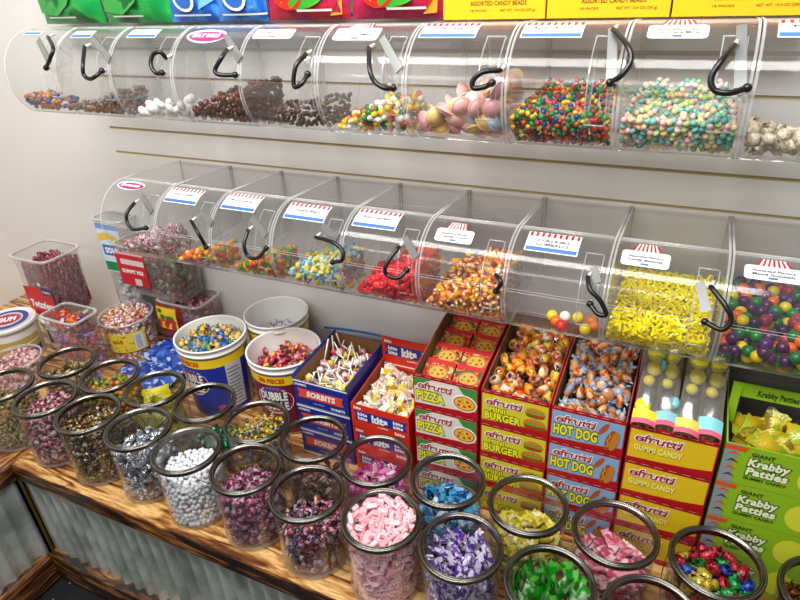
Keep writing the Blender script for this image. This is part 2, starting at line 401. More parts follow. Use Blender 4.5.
# ------------------------------------------------------------------ containers' insides
OCC = []      # solid shapes that hide things behind them: ('c', x, y, r, z0, z1) or ('b', x0, x1, y0, y1, z0, z1)
def occluded(pts, skip=None):
    pts = np.asarray(pts); hid = np.zeros(len(pts), bool)
    for t in np.linspace(0.02, 0.75, 36):
        q = pts + (CAM - pts) * t
        for o in OCC:
            if o is skip: continue
            if o[0] == 'c': hid |= ((q[:, 0] - o[1]) ** 2 + (q[:, 1] - o[2]) ** 2 < o[3] ** 2) & (q[:, 2] > o[4]) & (q[:, 2] < o[5])
            else: hid |= (q[:, 0] > o[1]) & (q[:, 0] < o[2]) & (q[:, 1] > o[3]) & (q[:, 1] < o[4]) & (q[:, 2] > o[5]) & (q[:, 2] < o[6])
    return hid
class Cyl:
    def __init__(s, x, y, r, z0, top, taper=0.0): s.x, s.y, s.r, s.z0, s.topf, s.tp = x, y, r, z0, top, taper
    def bb(s):
        R = s.r + abs(s.tp); return (s.x - R, s.x + R, s.y - R, s.y + R, s.z0, s.z0 + 0.32)
    def R(s, z): return s.r + s.tp * (z - s.z0) / 0.2
    def inside(s, p, m): return (np.hypot(p[:, 0] - s.x, p[:, 1] - s.y) < s.R(p[:, 2]) - m) & (p[:, 2] > s.z0 + m) & (p[:, 2] < s.topf(p[:, 0], p[:, 1]) - m)
    def clamp(s, p, m, top=True):
        p = p.copy(); p[:, 2] = np.maximum(p[:, 2], s.z0 + m)
        if top: p[:, 2] = np.minimum(p[:, 2], s.topf(p[:, 0], p[:, 1]) - m * .6)
        d = np.hypot(p[:, 0] - s.x, p[:, 1] - s.y); R = s.R(p[:, 2]) - m; k = np.where(d > R, R / np.maximum(d, 1e-6), 1)
        p[:, 0] = s.x + (p[:, 0] - s.x) * k; p[:, 1] = s.y + (p[:, 1] - s.y) * k; return p
class Bin:
    def __init__(s, x0, x1, cy, cz, R, top, back=None):
        s.yb = back or WY - .03
        s.x0, s.x1, s.cy, s.cz, s.r, s.topf, s.zb = x0, x1, cy, cz, R, top, cz - .0898 + .003
    def bb(s): return (s.x0, s.x1, s.cy - s.r, s.yb, s.zb, s.cz + s.r)
    def inside(s, p, m):
        R = s.r - m; dy = p[:, 1] - s.cy; dz = p[:, 2] - s.cz
        return (p[:, 0] > s.x0 + m) & (p[:, 0] < s.x1 - m) & (p[:, 1] < s.yb - m) & (np.abs(dz) < R) & (p[:, 2] > s.zb + m) & ((dy > 0) | (dy ** 2 + dz ** 2 < R * R)) & (p[:, 2] < s.topf(p[:, 0], p[:, 1]) - m)
    def clamp(s, p, m, top=True):
        p = p.copy(); R = s.r - m
        if top: p[:, 2] = np.minimum(p[:, 2], s.topf(p[:, 0], p[:, 1]) - m * .6)
        p[:, 0] = np.clip(p[:, 0], s.x0 + m, s.x1 - m); p[:, 1] = np.minimum(p[:, 1], s.yb - m)
        dy = p[:, 1] - s.cy; dz = p[:, 2] - s.cz; d = np.hypot(dy, dz); k = np.where((dy < 0) & (d > R), R / np.maximum(d, 1e-6), 1)
        p[:, 1] = np.where(dy < 0, s.cy + dy * k, p[:, 1]); p[:, 2] = np.maximum(np.where(dy < 0, s.cz + dz * k, p[:, 2]), s.zb + m); return p
class Crate:
    """rectangular inside, turned by a about x, y"""
    def __init__(s, x, y, w, d, z0, top, a=0.0): s.x, s.y, s.w, s.d, s.z0, s.topf, s.a = x, y, w / 2, d / 2, z0, top, a; s.c, s.s = math.cos(a), math.sin(a)
    def bb(s):
        R = math.hypot(s.w, s.d); return (s.x - R, s.x + R, s.y - R, s.y + R, s.z0, s.z0 + 0.3)
    def loc(s, p): dx, dy = p[:, 0] - s.x, p[:, 1] - s.y; return dx * s.c + dy * s.s, -dx * s.s + dy * s.c
    def inside(s, p, m):
        u, v = s.loc(p); return (abs(u) < s.w - m) & (abs(v) < s.d - m) & (p[:, 2] > s.z0 + m) & (p[:, 2] < s.topf(u, v) - m)
    def clamp(s, p, m, top=True):
        u, v = s.loc(p); z = np.maximum(p[:, 2], s.z0 + m)
        if top: z = np.minimum(z, s.topf(u, v) - m * .6)
        u = np.clip(u, -s.w + m, s.w - m); v = np.clip(v, -s.d + m, s.d - m)
        return np.stack([s.x + u * s.c - v * s.s, s.y + u * s.s + v * s.c, z], 1)
def rmat(r, mode):
    if mode == 'up': return Matrix.Rotation(r.uniform(0, 2 * PI), 3, 'Z') @ Matrix.Rotation(r.gauss(0, 0.25), 3, 'X') @ Matrix.Rotation(r.gauss(0, 0.25), 3, 'Y')
    if mode == 'stand': return Matrix.Rotation(r.uniform(0, 2 * PI), 3, 'Z') @ Matrix.Rotation(r.gauss(0, 0.18), 3, 'X') @ Matrix.Rotation(PI / 2 + r.gauss(0, 0.18), 3, 'Y')
    q = Quaternion((r.gauss(0, 1), r.gauss(0, 1), r.gauss(0, 1), r.gauss(0, 1))); q.normalize()
    return q.to_matrix()
TOTAL = [0]
def fill(reg, s, m, protos, name, label, cat, group, rest, cap=110, seed=0, mode='any', depth=1.6, maxpts=1500, occ=None, density=1.0, minw=None):
    """packs sweets inside a container: those that show are objects of their own, the ones under them one heap"""
    rg = np.random.RandomState(seed); r = random.Random(seed)
    x0, x1, y0, y1, z0, z1 = reg.bb(); e = s * .5
    nx, ny, nz = [int((b_ - a_ + s) / (s * k)) + 2 for a_, b_, k in ((x0, x1, 1), (y0, y1, .866), (z0, z1, .816))]
    I, J, K = np.meshgrid(range(nx), range(ny), range(nz), indexing='ij'); I, J, K = I.ravel(), J.ravel(), K.ravel()
    p = np.stack([x0 - e + s * (I + .5 * (J % 2) + .5 * (K % 2)), y0 - e + s * .866 * (J + (K % 2) / 3), z0 + m + s * .816 * K], 1)
    p += rg.uniform(-.24, .24, p.shape) * s
    p = p[reg.inside(p, m - s * .42)]
    p = reg.clamp(p, m)
    view = CAM - p; view /= np.linalg.norm(view, axis=1)[:, None]
    dep = np.zeros(len(p))
    for k in (1, 2, 3): dep += reg.inside(p + view * s * .85 * k, 0.0)
    p, dep = p[dep <= depth + 1], dep[dep <= depth + 1]
    order = np.argsort(dep + rg.uniform(0, .5, len(p))); p, dep = p[order], dep[order]
    keep = []; kp = np.zeros((0, 3))
    for i in range(len(p)):
        if len(keep) >= maxpts: break
        if len(kp) == 0 or ((kp - p[i]) ** 2).sum(1).min() > (0.6 * s) ** 2 / density:
            keep.append(i); kp = np.vstack([kp, p[i]])
    p, dep = p[keep], dep[keep]
    u, v = project(p)
    seen = (dep <= 0.5) & (u > -4) & (u < 804) & (v > -4) & (v < 604) & ~occluded(p, occ)
    score = np.where(seen, -np.linalg.norm(p - CAM, axis=1), -99); idx = np.argsort(-score)
    ind = [i for i in idx[:cap] if seen[i]]
    rest_i = [i for i in range(len(p)) if i not in set(ind)]
    hulls = []
    for pr in protos:
        V = np.array(pr.v); hulls.append(V[np.argsort(-np.linalg.norm(V, axis=1))[:14]])
    def settle(k, q):
        """the turn that keeps a sweet inside its container, and the small push that is left"""
        best = None
        for _ in range(5):
            Mx = rmat(r, mode); V = hulls[k] @ np.array(Mx).T + q; D = reg.clamp(V, .0006, False) - V; e_ = np.abs(D).max()
            if best is None or e_ < best[0]: best = (e_, Mx, D)
            if e_ < .0008: break
        D = best[2]; return best[1], q + D.max(0).clip(0) + D.min(0).clip(None, 0)
    meshes = [pr.mesh(name) for pr in protos]
    for i in ind:
        k = r.randrange(len(meshes)); o = bpy.data.objects.new(name, meshes[k]); COL.objects.link(o)
        Mx, q = settle(k, p[i]); o.matrix_world = Matrix.Translation(Vector(q)) @ Mx.to_4x4()
        tag(o, label, cat, group)
    TOTAL[0] += len(ind)
    if rest and rest_i:
        b = MB(); arrs = [np.array(pr.v) for pr in protos]
        for i in rest_i:
            k = r.randrange(len(protos)); pr = protos[k]; Mx, q_ = settle(k, p[i]); M = np.array(Mx); o = len(b.v)
            b.v += (arrs[k] @ M.T + q_).tolist(); b.f += [tuple(q + o for q in f) for f in pr.f]
            mi = [b.mi(x) for x in pr.mats]; b.m += [mi[q] for q in pr.m]; b.sm += pr.sm
        o = b.build(rest[0]); tag(o, rest[1], cat, None, 'stuff')
    return len(ind), len(rest_i)
def heap(z, cx=0, cy=0, amp=0.0, sig=0.05, gx=0.0, gy=0.0, noise=0.004, ph=0.0):
    def f(x, y): return z + amp * np.exp(-((x - cx) ** 2 + (y - cy) ** 2) / (2 * sig * sig)) + gx * (x - cx) + gy * (y - cy) + noise * (np.sin(x * 90 + ph) + np.cos(y * 80 + 2 * ph))
    return f
# ------------------------------------------------------------------ acrylic scoop bins, two rows on the wall
HANDLE = {
'U1': [(-0.204, 0.098, 1.074), (-0.147, 0.06, 1.053), (-0.153, 0.048, 1.032), (-0.187, 0.054, 1.008)],
'U2': [(-0.058, 0.077, 1.054), (-0.038, 0.042, 1.019), (-0.038, 0.037, 0.997), (-0.02, 0.036, 0.989), (0.002, 0.037, 0.996), (0.007, 0.053, 1.005)],
'U3': [(0.205, 0.064, 1.034), (0.2, 0.056, 1.047), (0.181, 0.052, 1.042), (0.177, 0.043, 1.022), (0.191, 0.039, 1.006), (0.195, 0.053, 1.004)],
'U4': [(0.371, 0.074, 1.05), (0.374, 0.051, 1.039), (0.358, 0.041, 1.015), (0.371, 0.039, 1.006), (0.399, 0.053, 1.004)],
'U5': [(0.57, 0.07, 1.044), (0.56, 0.045, 1.025), (0.556, 0.036, 0.989), (0.575, 0.036, 0.994), (0.58, 0.054, 1.009)],
'U6': [(0.708, 0.078, 1.055), (0.726, 0.043, 1.021), (0.738, 0.038, 1.001), (0.759, 0.036, 0.991), (0.769, 0.05, 0.989)],
'U7': [(0.972, 0.059, 1.023), (0.946, 0.044, 1.022), (0.93, 0.039, 1.009), (0.932, 0.037, 0.996), (0.952, 0.037, 0.999), (0.96, 0.052, 1.003)],
'U8': [(1.146, 0.108, 1.081), (1.175, 0.067, 1.063), (1.185, 0.053, 1.043), (1.175, 0.043, 1.022), (1.157, 0.054, 1.008)],
'U9': [(1.326, 0.084, 1.061), (1.313, 0.054, 1.044), (1.303, 0.043, 1.021), (1.311, 0.038, 1.004), (1.332, 0.038, 1.001), (1.354, 0.053, 1.006)],
'L1': [(-0.036, 0.077, 0.664), (-0.037, 0.047, 0.647), (-0.035, 0.038, 0.625), (-0.014, 0.033, 0.609), (0.018, 0.048, 0.611)],
'L2': [(0.17, 0.062, 0.644), (0.209, 0.038, 0.626), (0.219, 0.044, 0.586)],
'L3': [(0.35, 0.061, 0.643), (0.352, 0.035, 0.615), (0.362, 0.03, 0.589), (0.389, 0.03, 0.588), (0.407, 0.048, 0.609)],
'L4': [(0.542, 0.065, 0.649), (0.595, 0.049, 0.651), (0.623, 0.043, 0.638), (0.625, 0.035, 0.617), (0.593, 0.046, 0.602)],
'L5': [(0.753, 0.068, 0.654), (0.735, 0.036, 0.622), (0.738, 0.032, 0.6), (0.765, 0.031, 0.598), (0.779, 0.048, 0.611)],
'L6': [(0.976, 0.054, 0.63), (0.992, 0.037, 0.623), (0.98, 0.045, 0.598)],
'L7': [(1.154, 0.065, 0.65), (1.164, 0.042, 0.636), (1.184, 0.036, 0.621), (1.199, 0.031, 0.596), (1.184, 0.031, 0.593), (1.166, 0.046, 0.603)],
'L8': [(1.365, 0.074, 0.662), (1.391, 0.046, 0.645), (1.405, 0.037, 0.623), (1.394, 0.032, 0.603), (1.366, 0.047, 0.605)],
}
STRAP = {
'U1': [(-0.246, 0.099, 1.067), (-0.186, 0.068, 1.018)],
'U2': [(-0.057, 0.104, 1.071), (0.026, 0.067, 1.027)],
'U4': [(0.345, 0.111, 1.075), (0.405, 0.07, 1.031)],
'U6': [(0.725, 0.103, 1.07), (0.778, 0.064, 1.019)],
'U8': [(1.143, 0.123, 1.082), (1.159, 0.058, 1.002)],
'U9': [(1.332, 0.128, 1.084), (1.345, 0.059, 1.004)],
'L1': [(-0.026, 0.1, 0.677), (0.028, 0.071, 0.648)],
'L2': [(0.186, 0.083, 0.662), (0.233, 0.067, 0.642)],
'L3': [(0.348, 0.085, 0.665), (0.4, 0.063, 0.634)],
'L4': [(0.547, 0.089, 0.668), (0.596, 0.073, 0.651)],
'L5': [(0.758, 0.09, 0.669), (0.794, 0.064, 0.635)],
'L7': [(1.159, 0.084, 0.663), (1.172, 0.066, 0.64)],
'L8': [(1.347, 0.084, 0.664), (1.365, 0.057, 0.62)],
}

def on_cyl(x0, cy, cz, R):
    """u along x, v = angle in degrees above the horizontal, k = layer"""
    return lambda k: (lambda u, v: (x0 + u, cy - (R + 0.0005 + 0.0004 * k) * math.cos(math.radians(v)), cz + (R + 0.0005 + 0.0004 * k) * math.sin(math.radians(v))))
def deg(geo, R, v0): return [(u, v0 + math.degrees(v / R)) for u, v in geo[0]], geo[1]
STRIPE = plain('#b8202c', 0.4); LBLUE = plain('#3f6fb4', 0.4); INK = plain('#22242c', 0.5); LWHITE = plain('#f4f4f2', 0.35); BADGE = plain('#a5246c', 0.4)
def bin_label(parent, x0, cy, cz, R, style, u0, u1, v0, v1, text):
    F = on_cyl(x0, cy, cz, R); b = MB(); w_ = u1 - u0; vm = (v0 + v1) / 2
    def arc_rect(a, c, d, e, k, mat): b.mapped(rect(a, c, d, e, 4, 8), F(k), mat)
    if style == 'badge':
        b.mapped(([(u0 + w_ * (.5 + .5 * math.cos(t)), vm + (v1 - v0) * .5 * math.sin(t)) for t in np.linspace(0, 2 * PI, 25)[:-1]], [tuple(range(24))]), F(1), LWHITE)
        b.mapped(([(u0 + w_ * (.52 + .46 * math.cos(t)), vm - 1 + (v1 - v0) * .36 * math.sin(t)) for t in np.linspace(0, 2 * PI, 25)[:-1]], [tuple(range(24))]), F(2), BADGE)
        b.mapped(deg(fitted(text, u0 + w_ * .5, 0, w_ * .7, .011, .04, .2), R, vm), F(3), LWHITE)
    elif style in ('stripe', 'plain', 'pale'):
        arc_rect(u0, u1, v0, v1, 0, LWHITE)
        arc_rect(u0 + .002, u1 - .002, v0 + 1, v0 + 5.5, 1, LBLUE)
        if style == 'stripe':
            n = 9
            for i in range(n):
                a = u0 + w_ * (i + .25) / n
                b.mapped(([(a, v1 - .5), (a + w_ * .5 / n, v1 - .5), (a + w_ * .5 / n, v1 - 5.5), (a + w_ * .25 / n, v1 - 7.5), (a, v1 - 5.5)], [(0, 1, 2, 3, 4)]), F(1), STRIPE)
        for i, line in enumerate(text.split('/')):
            b.mapped(deg(fitted(line, u0 + w_ * .5, -i * .010, w_ * .62, .0065, .02), R, vm + 1), F(2), INK)
    else:                     # rounded shop label under a striped awning
        n = 7; va = v0 + (v1 - v0) * .62
        pts = []
        for cx_, cy_, a0 in ((u1 - .008, va - 3, 0), (u0 + .008, va - 3, 90), (u0 + .008, v0 + 3, 180), (u1 - .008, v0 + 3, 270)):
            for q in range(5): t = math.radians(a0 + 22.5 * q); pts.append((cx_ + .008 * math.cos(t), cy_ + 3 * math.sin(t)))
        b.mapped((pts, [tuple(range(len(pts)))]), F(1), LWHITE)
        if style == 'awning':
            for i in range(2 * n - 1):
                a = u0 + w_ * (.2 + .6 * i / (2 * n - 1)); c = a + w_ * .6 / (2 * n - 1); k = .5 * (i - n + 1) * .0022
                b.mapped(([(a, va), (c, va), (c - k, v1), (a - k, v1)], [(0, 1, 2, 3)]), F(2), STRIPE if i % 2 == 0 else LWHITE)
        for i, line in enumerate(text.split('/')):
            b.mapped(deg(fitted(line, u0 + w_ * .5, -i * .008, w_ * .72, .005, .02), R, (v0 + va) / 2 + 2.2), F(3), INK)
        arc_rect(u0 + w_ * .42, u0 + w_ * .58, v0 + 1.5, v0 + 3.5, 3, LBLUE)
    b.build('label', parent)
BACK = {'U1': .17, 'U2': .18, 'U3': .17, 'U4': .23, 'U5': .22, 'U6': .20, 'U7': .24, 'U10': .22, 'L1': .19, 'L2': .17, 'L3': .18, 'L4': .20, 'L5': .22, 'L6': .25, 'L7': .16}
def candy_bin(code, x0, x1, cy, cz, R, label, lab=None, strap=True):
    t = thing('candy_bin', label, 'candy bin', (0, 0, 0), 0, 'upper row of candy bins' if code[0] == 'U' else 'lower row of candy bins')
    x0 += .0012; x1 -= .0012; th = .0042; N = 26
    prof = [(WY - .002, cz - .0898)] + [(cy - R * math.cos(math.radians(a)), cz + R * math.sin(math.radians(a))) for a in np.linspace(-52, 90, N)] + [(WY - .002, cz + R - .014)]
    for x in (x0, x1 - th):
        b = MB(); n = len(prof); vs = [(xx, y, z) for xx in (x, x + th) for y, z in prof]
        b.add(vs, [tuple(range(n))[::-1], tuple(range(n, 2 * n))], ACRYL)
        b.add(vs, [(i, (i + 1) % n, n + (i + 1) % n, n + i) for i in range(n)], ACEDGE, True); b.build('side_panel', t)
    X0, X1 = x0 + th, x1 - th
    def shell(b, a0, a1, r0, r1, xa, xb, mat, n=16):
        for r_ in (r0, r1): b.grid(lambda u, v: (xa + (xb - xa) * u, cy - r_ * math.cos(math.radians(a0 + (a1 - a0) * v)), cz + r_ * math.sin(math.radians(a0 + (a1 - a0) * v))), 1, n, mat)
        for a in (a0, a1):
            c, s = math.cos(math.radians(a)), math.sin(math.radians(a))
            b.add([(xa, cy - r0 * c, cz + r0 * s), (xb, cy - r0 * c, cz + r0 * s), (xb, cy - r1 * c, cz + r1 * s), (xa, cy - r1 * c, cz + r1 * s)], [(0, 1, 2, 3)], ACEDGE)
    b = MB(); shell(b, -52, 8, R - .0025, R, X0, X1, ACRYL)
    yb = cy - R * math.cos(math.radians(52)) + .001; b.box(X0, X1, yb, WY - .005, cz - .0898, cz - .0873, ACRYL); b.box(X0, X1, yb, yb + .003, cz - .0898, cz - .0865, ACEDGE); b.build('tray', t)
    b = MB(); shell(b, 11, 88, R - .001, R + .0015, X0, X1, ACRYL); b.build('lid', t)
    b = MB(); b.tube([(X0, cy - .002, cz + R - .003), (X1, cy - .002, cz + R - .003)], .0028, ACEDGE, seg=6)
    b.tube([(X0, cy + .012, cz + R - .005), (X1, cy + .012, cz + R - .005)], .0022, ACEDGE, seg=6); b.build('hinge', t)
    b = MB(); b.box(X0, X1, WY - .006, WY - .002, cz - .087, cz + R - .016, ACRYL)
    b.add([(X0, cy + .02, cz + R - .003), (X1, cy + .02, cz + R - .003), (X1, WY - .006, cz + R - .015), (X0, WY - .006, cz + R - .015)], [(0, 1, 2, 3)], ACRYL); b.build('back_panel', t)
    if code in BACK:
        y0 = BACK[code]; b = MB(); z0 = cz - .0862; vs = [(x, y + e, z) for x in (X0, X1) for y, z in ((y0, z0), (y0 + .045, cz + .01), (y0 + .12, cz + .06)) for e in (0, .002)]
        b.add(vs, [(0, 2, 8, 6), (2, 4, 10, 8), (1, 7, 9, 3), (3, 9, 11, 5)], ACRYL); b.add(vs, [(0, 6, 7, 1), (4, 5, 11, 10), (0, 1, 3, 2), (2, 3, 5, 4), (6, 8, 9, 7), (8, 10, 11, 9)], ACEDGE); b.build('inner_divider', t)
    # the clear pocket that holds the scoop
    if strap:
        b = MB(); ha, hb = X1 - .046, X1 - .012
        for xx in (ha, hb):
            pr = [(cy - (R - .006) * math.cos(math.radians(a)), cz + (R - .006) * math.sin(math.radians(a))) for a in np.linspace(-22, 62, 10)] + [(cy - (R - .045) * math.cos(math.radians(a)), cz + (R - .045) * math.sin(math.radians(a))) for a in (62, -22)]
            n = len(pr); b.add([(q, y, z) for q in (xx, xx + .002) for y, z in pr], [tuple(range(n))[::-1], tuple(range(n, 2 * n))], ACRYL)
            b.add([(q, y, z) for q in (xx, xx + .002) for y, z in pr], [(i, (i + 1) % n, n + (i + 1) % n, n + i) for i in range(n)], ACEDGE)
        for a in (-22, 62):
            c, s = math.cos(math.radians(a)), math.sin(math.radians(a)); b.tube([(ha, cy - (R - .006) * c, cz + (R - .006) * s), (hb, cy - (R - .006) * c, cz + (R - .006) * s)], .0016, ACEDGE, seg=5)
        b.build('scoop_pocket', t)
    if lab: bin_label(t, x0, cy, cz, R + .0015, *lab)
    if code in STRAP:
        p, q = [Vector(v) for v in STRAP[code]]; d = (q - p).normalized(); wv = d.cross(Vector((0, -1, 0.3))).normalized() * .008; nn_ = wv.cross(d).normalized() * .002
        b = MB(); vs = [a + s * wv * k + e * nn_ for a, k in ((p, .9), (q, 1.1)) for s in (-1, 1) for e in (-1, 1)]
        b.add(vs, [(0, 1, 3, 2), (4, 6, 7, 5), (0, 4, 5, 1), (2, 3, 7, 6), (0, 2, 6, 4), (1, 5, 7, 3)], plain('#8c8e8c', 0.25, 0.5)); b.build('scoop_blade', t)
    if code in HANDLE:
        pts = [Vector(v) for v in HANDLE[code]]; b = MB(); b.tube(spline(pts, 5), .0047, BLACK, seg=10)
        v, f = ICO2; b.add(v * .0072 + np.array(pts[-1]), f, BLACK, True); b.add(v * .0045 + np.array(pts[0]), f, BLACK, True)
        h = b.build('scoop_handle', t)
        e = pts[-1]; b = MB(); b.tube([e + Vector((.0, .004, .0)), Vector((e.x, cy - (R + .001) * .97, e.z))], .004, plain('#d9d9d6', 0.3), seg=8); b.build('handle_clip', t)
        b = MB(); b.tube([pts[0], pts[0] + Vector((.004, .016, .004))], .0035, plain('#d9d9d6', 0.3), seg=8); b.build('handle_clip', t)
UY, UZ, LY, LZ, RR = .175, .974, .17, .5797, .114
UX = [-.3645, -.1725, .0173, .211, .4, .5909, .7853, .9784, 1.1691, 1.361, 1.553]; UB = list(zip(UX, UX[1:]))
LX = [-.1673, .0365, .2241, .411, .6044, .7983, .9914, 1.1903, 1.393, 1.592]; LB = list(zip(LX, LX[1:]))
UL = ['clear scoop bin at the row end holding few blue and orange candies', 'clear scoop bin with dull mixed candies beside the blue and orange one', 'clear scoop bin with white mints under the green bags',
      'clear scoop bin of glossy brown chocolate balls with a pink badge', 'clear scoop bin of dark brown chips next to the chocolate balls', 'clear scoop bin with a low heap of yellow white and green candies',
      'clear scoop bin of pastel wafer discs with black curled handle', 'clear scoop bin of bright rainbow button candies', 'clear scoop bin of pastel mint lentils with rounded awning label', 'clear scoop bin of cream coloured sweets right of the pastel mints']
LL = ['clear scoop bin at the row end with white and pink wrapped sweets and pink badge', 'clear scoop bin with orange and green chews in front of pink wrapped sweets', 'clear scoop bin with round orange and green fruit candies', 'clear scoop bin with pale blue and yellow gummies', 'clear scoop bin with flat bright red candies',
      'clear scoop bin of orange and yellow candy corn', 'clear scoop bin holding only a few gumballs', 'clear scoop bin filled with bright yellow candy sticks', 'clear scoop bin of big green purple and orange gumballs']
ULAB = [('plain', .035, .10, 62, 70, ' '), ('plain', .03, .10, 56, 70, ' '), ('plain', .03, .12, 56, 72, ' '), ('badge', .02, .13, 48, 70, 'MALT BALLS'), ('pill', .012, .112, 54, 80, 'Raisins'), ('awning', .02, .12, 52, 82, 'Candy Corn/Easter Mix'),
        ('stripe', .010, .122, 55, 80, 'Satellite Wafers'), ('stripe', .011, .116, 55, 80, 'Rainbow Buttons'), ('awning', .028, .118, 54, 82, 'Assorted Candies/Chocolate Mints'), ('stripe', .020, .126, 55, 80, 'Nougat')]
LLAB = [('badge', .02, .12, 62, 80, 'Sweets'), ('stripe', .010, .120, 52, 79, 'Sour Chews'), ('stripe', .012, .118, 53, 82, 'Fruits'), ('stripe', .018, .132, 52, 78, 'Gummy Bears'), ('stripe', .012, .122, 54, 82, 'Red Candies'),
        ('awning', .024, .108, 50, 77, 'Assorted Flavors/Candy Corn'), ('stripe', .026, .132, 53, 79, 'DOUBLE BUBBLE/GUMBALLS'), ('awning', .014, .100, 52, 80, 'Assorted Flavors/Candy Bananas'), ('awning', .020, .112, 55, 80, 'Assorted Flavors/Mixed Gumballs')]
for i, (a, c) in enumerate(UB): candy_bin('U%d' % (i + 1), a, c, UY, UZ, RR, UL[i], ULAB[i], i not in (3, 9))
for i, (a, c) in enumerate(LB): candy_bin('L%d' % (i + 1), a, c, LY, LZ, RR, LL[i], LLAB[i])

# ------------------------------------------------------------------ round clear jars with steel rims
JH = .193
def jar_parts(t, bail=None):
    b = MB(); b.lathe([(.001, .0015), (.070, .0015), (.0765, .005), (.079, .012), (.079, .176), (.0775, .183)], JAR, 48)
    b.lathe([(.001, .004), (.069, .004), (.075, .008), (.0773, .014), (.0773, .183)], JAR, 48)
    b.lathe([(.0765, .0045), (.0800, .007), (.0800, .013), (.0785, .015)], clear('jar_base', haze=.10, edge=.5, base=.05), 48); b.build('jar_body', t)
    z = JH; b = MB()
    b.lathe([(.0724, z - .013), (.0722, z - .003), (.0728, z), (.0740, z - .0005), (.0745, z - .004), (.0775, z - .0045), (.0787, z - .0008), (.0808, z), (.0832, z - .0012), (.0838, z - .005), (.0832, z - .011), (.080, z - .0135)], STEEL, 56, closed=True)
    b.build('steel_rim', t)
    if bail is not None:
        b = MB(); R = .083; n = 28; pts = []
        for i in range(n + 1):
            a = PI * i / n; pts.append((R * math.cos(a), -R * math.sin(a) * .98 - .002, .158 - .105 * math.sin(a)))
        m = Matrix.Rotation(bail, 3, 'Z'); b.tube([m @ Vector(p) for p in pts], .0011, STEEL, seg=6)
        for s in (-1, 1):
            e = m @ Vector((s * R, 0, .158)); v, f = ICO1; b.add(v * .005 + np.array(e), f, STEEL, True)
        b.build('wire_handle', t)
_jar0 = []
def jar(x, y, label, bail=None, rz=0.0):
    if not _jar0:
        t = thing('candy_jar', label, 'jar', (x, y, 0), rz, 'clear round jars with steel rims'); jar_parts(t); _jar0.append(t)
    else:
        s = _jar0[0]; t = s.copy(); COL.objects.link(t); t.location = (x, y, 0); t.rotation_euler = (0, 0, rz); t['label'] = label
        for c in s.children:
            d = c.copy(); COL.objects.link(d); d.parent = t
    if bail is not None:
        q = MB(); tmp = MB(); R = .083
        pts = [(R * math.cos(PI * i / 28), -R * math.sin(PI * i / 28) * 1.0 - .003, .158 - .105 * math.sin(PI * i / 28)) for i in range(29)]
        m = Matrix.Rotation(bail, 3, 'Z'); q.tube([m @ Vector(p) for p in pts], .0011, STEEL, seg=6)
        for s in (-1, 1):
            e = m @ Vector((s * R, 0, .158)); v, f = ICO1; q.add(v * .0045 + np.array(e), f, STEEL, True)
        q.build('wire_handle', t)
    return t
# x, y, fill level, label, sweets kind
JARS = {
 'A': (-.31, -.09, .150, 'clear steel-rimmed jar of beige and brown wrapped sweets beside the pink candy tub'),
 'B': (-.125, -.094, .14, 'clear steel-rimmed jar of orange and green wrapped drops between brown and foil sweets'),
 'C': (.048, -.092, .13, 'clear steel-rimmed jar with large crumpled yellow foil packets'),
 'D': (.222, -.087, .05, 'nearly empty steel-rimmed jar with green foil sweets at the bottom'),
 'E': (.404, -.100, .150, 'clear steel-rimmed jar brimming with tiny yellow and rainbow wrapped gums'),
 'F': (.572, -.099, .05, 'nearly empty steel-rimmed jar in front of the blue sweets boxes'),
 'G': (.75, -.108, .105, 'clear steel-rimmed jar of hot pink wrapped chews in front of the red cartons'),
 'H': (.926, -.102, .105, 'clear steel-rimmed jar of blue wrapped chews in front of the pizza cartons'),
 'I': (1.106, -.103, .10, 'clear steel-rimmed jar of yellow wrapped chews in front of the burger cartons'),
 'K': (1.282, -.108, .11, 'clear steel-rimmed jar of long pink wrapped chews in front of the yellow cartons'),
 'L': (1.463, -.106, .15, 'clear steel-rimmed jar of red yellow green and blue foil sweets'),
 'M': (1.645, -.105, .14, 'clear steel-rimmed jar of brown sweets cut by the picture edge'),
 'a': (-.387, -.245, .13, 'clear steel-rimmed jar of olive and dark red sweets standing at the counter corner'),
 'b': (-.213, -.240, .15, 'clear steel-rimmed jar full of strawberry red wrapped candies'),
 'c': (-.041, -.243, .15, 'clear steel-rimmed jar full of small gold and black wrapped candies'),
 'd': (.133, -.236, .125, 'clear steel-rimmed jar of silver foil-wrapped candies'),
 'e': (.307, -.251, .128, 'clear steel-rimmed jar of white round mints with a wire handle'),
 'g': (.481, -.246, .118, 'clear steel-rimmed jar of magenta pink wrapped hard candies'),
 'h': (.655, -.255, .10, 'clear steel-rimmed jar of dark purple black and red wrapped rolls'),
 'i': (.838, -.256, .178, 'clear steel-rimmed jar heaped with pale pink candies with black dots'),
 'j': (1.013, -.256, .150, 'clear steel-rimmed jar of violet and white twist wrapped candies'),
 'k': (1.19, -.268, .155, 'clear steel-rimmed jar of bright green long wrapped chews'),
 'l': (1.365, -.266, .10, 'clear steel-rimmed jar of dark red chews between green chews and foil sweets'),
}
BAIL = {'e': math.radians(38), 'b': math.radians(-75), 'i': math.radians(100), 'k': math.radians(-60), 'L': math.radians(-40)}
JR = {}
for k, (x, y, lv, lab) in JARS.items():
    jar(x, y, lab, BAIL.get(k), rnd.uniform(0, 3))
    JR[k] = ('c', x, y, .075, 0.0, lv); OCC.append(JR[k])
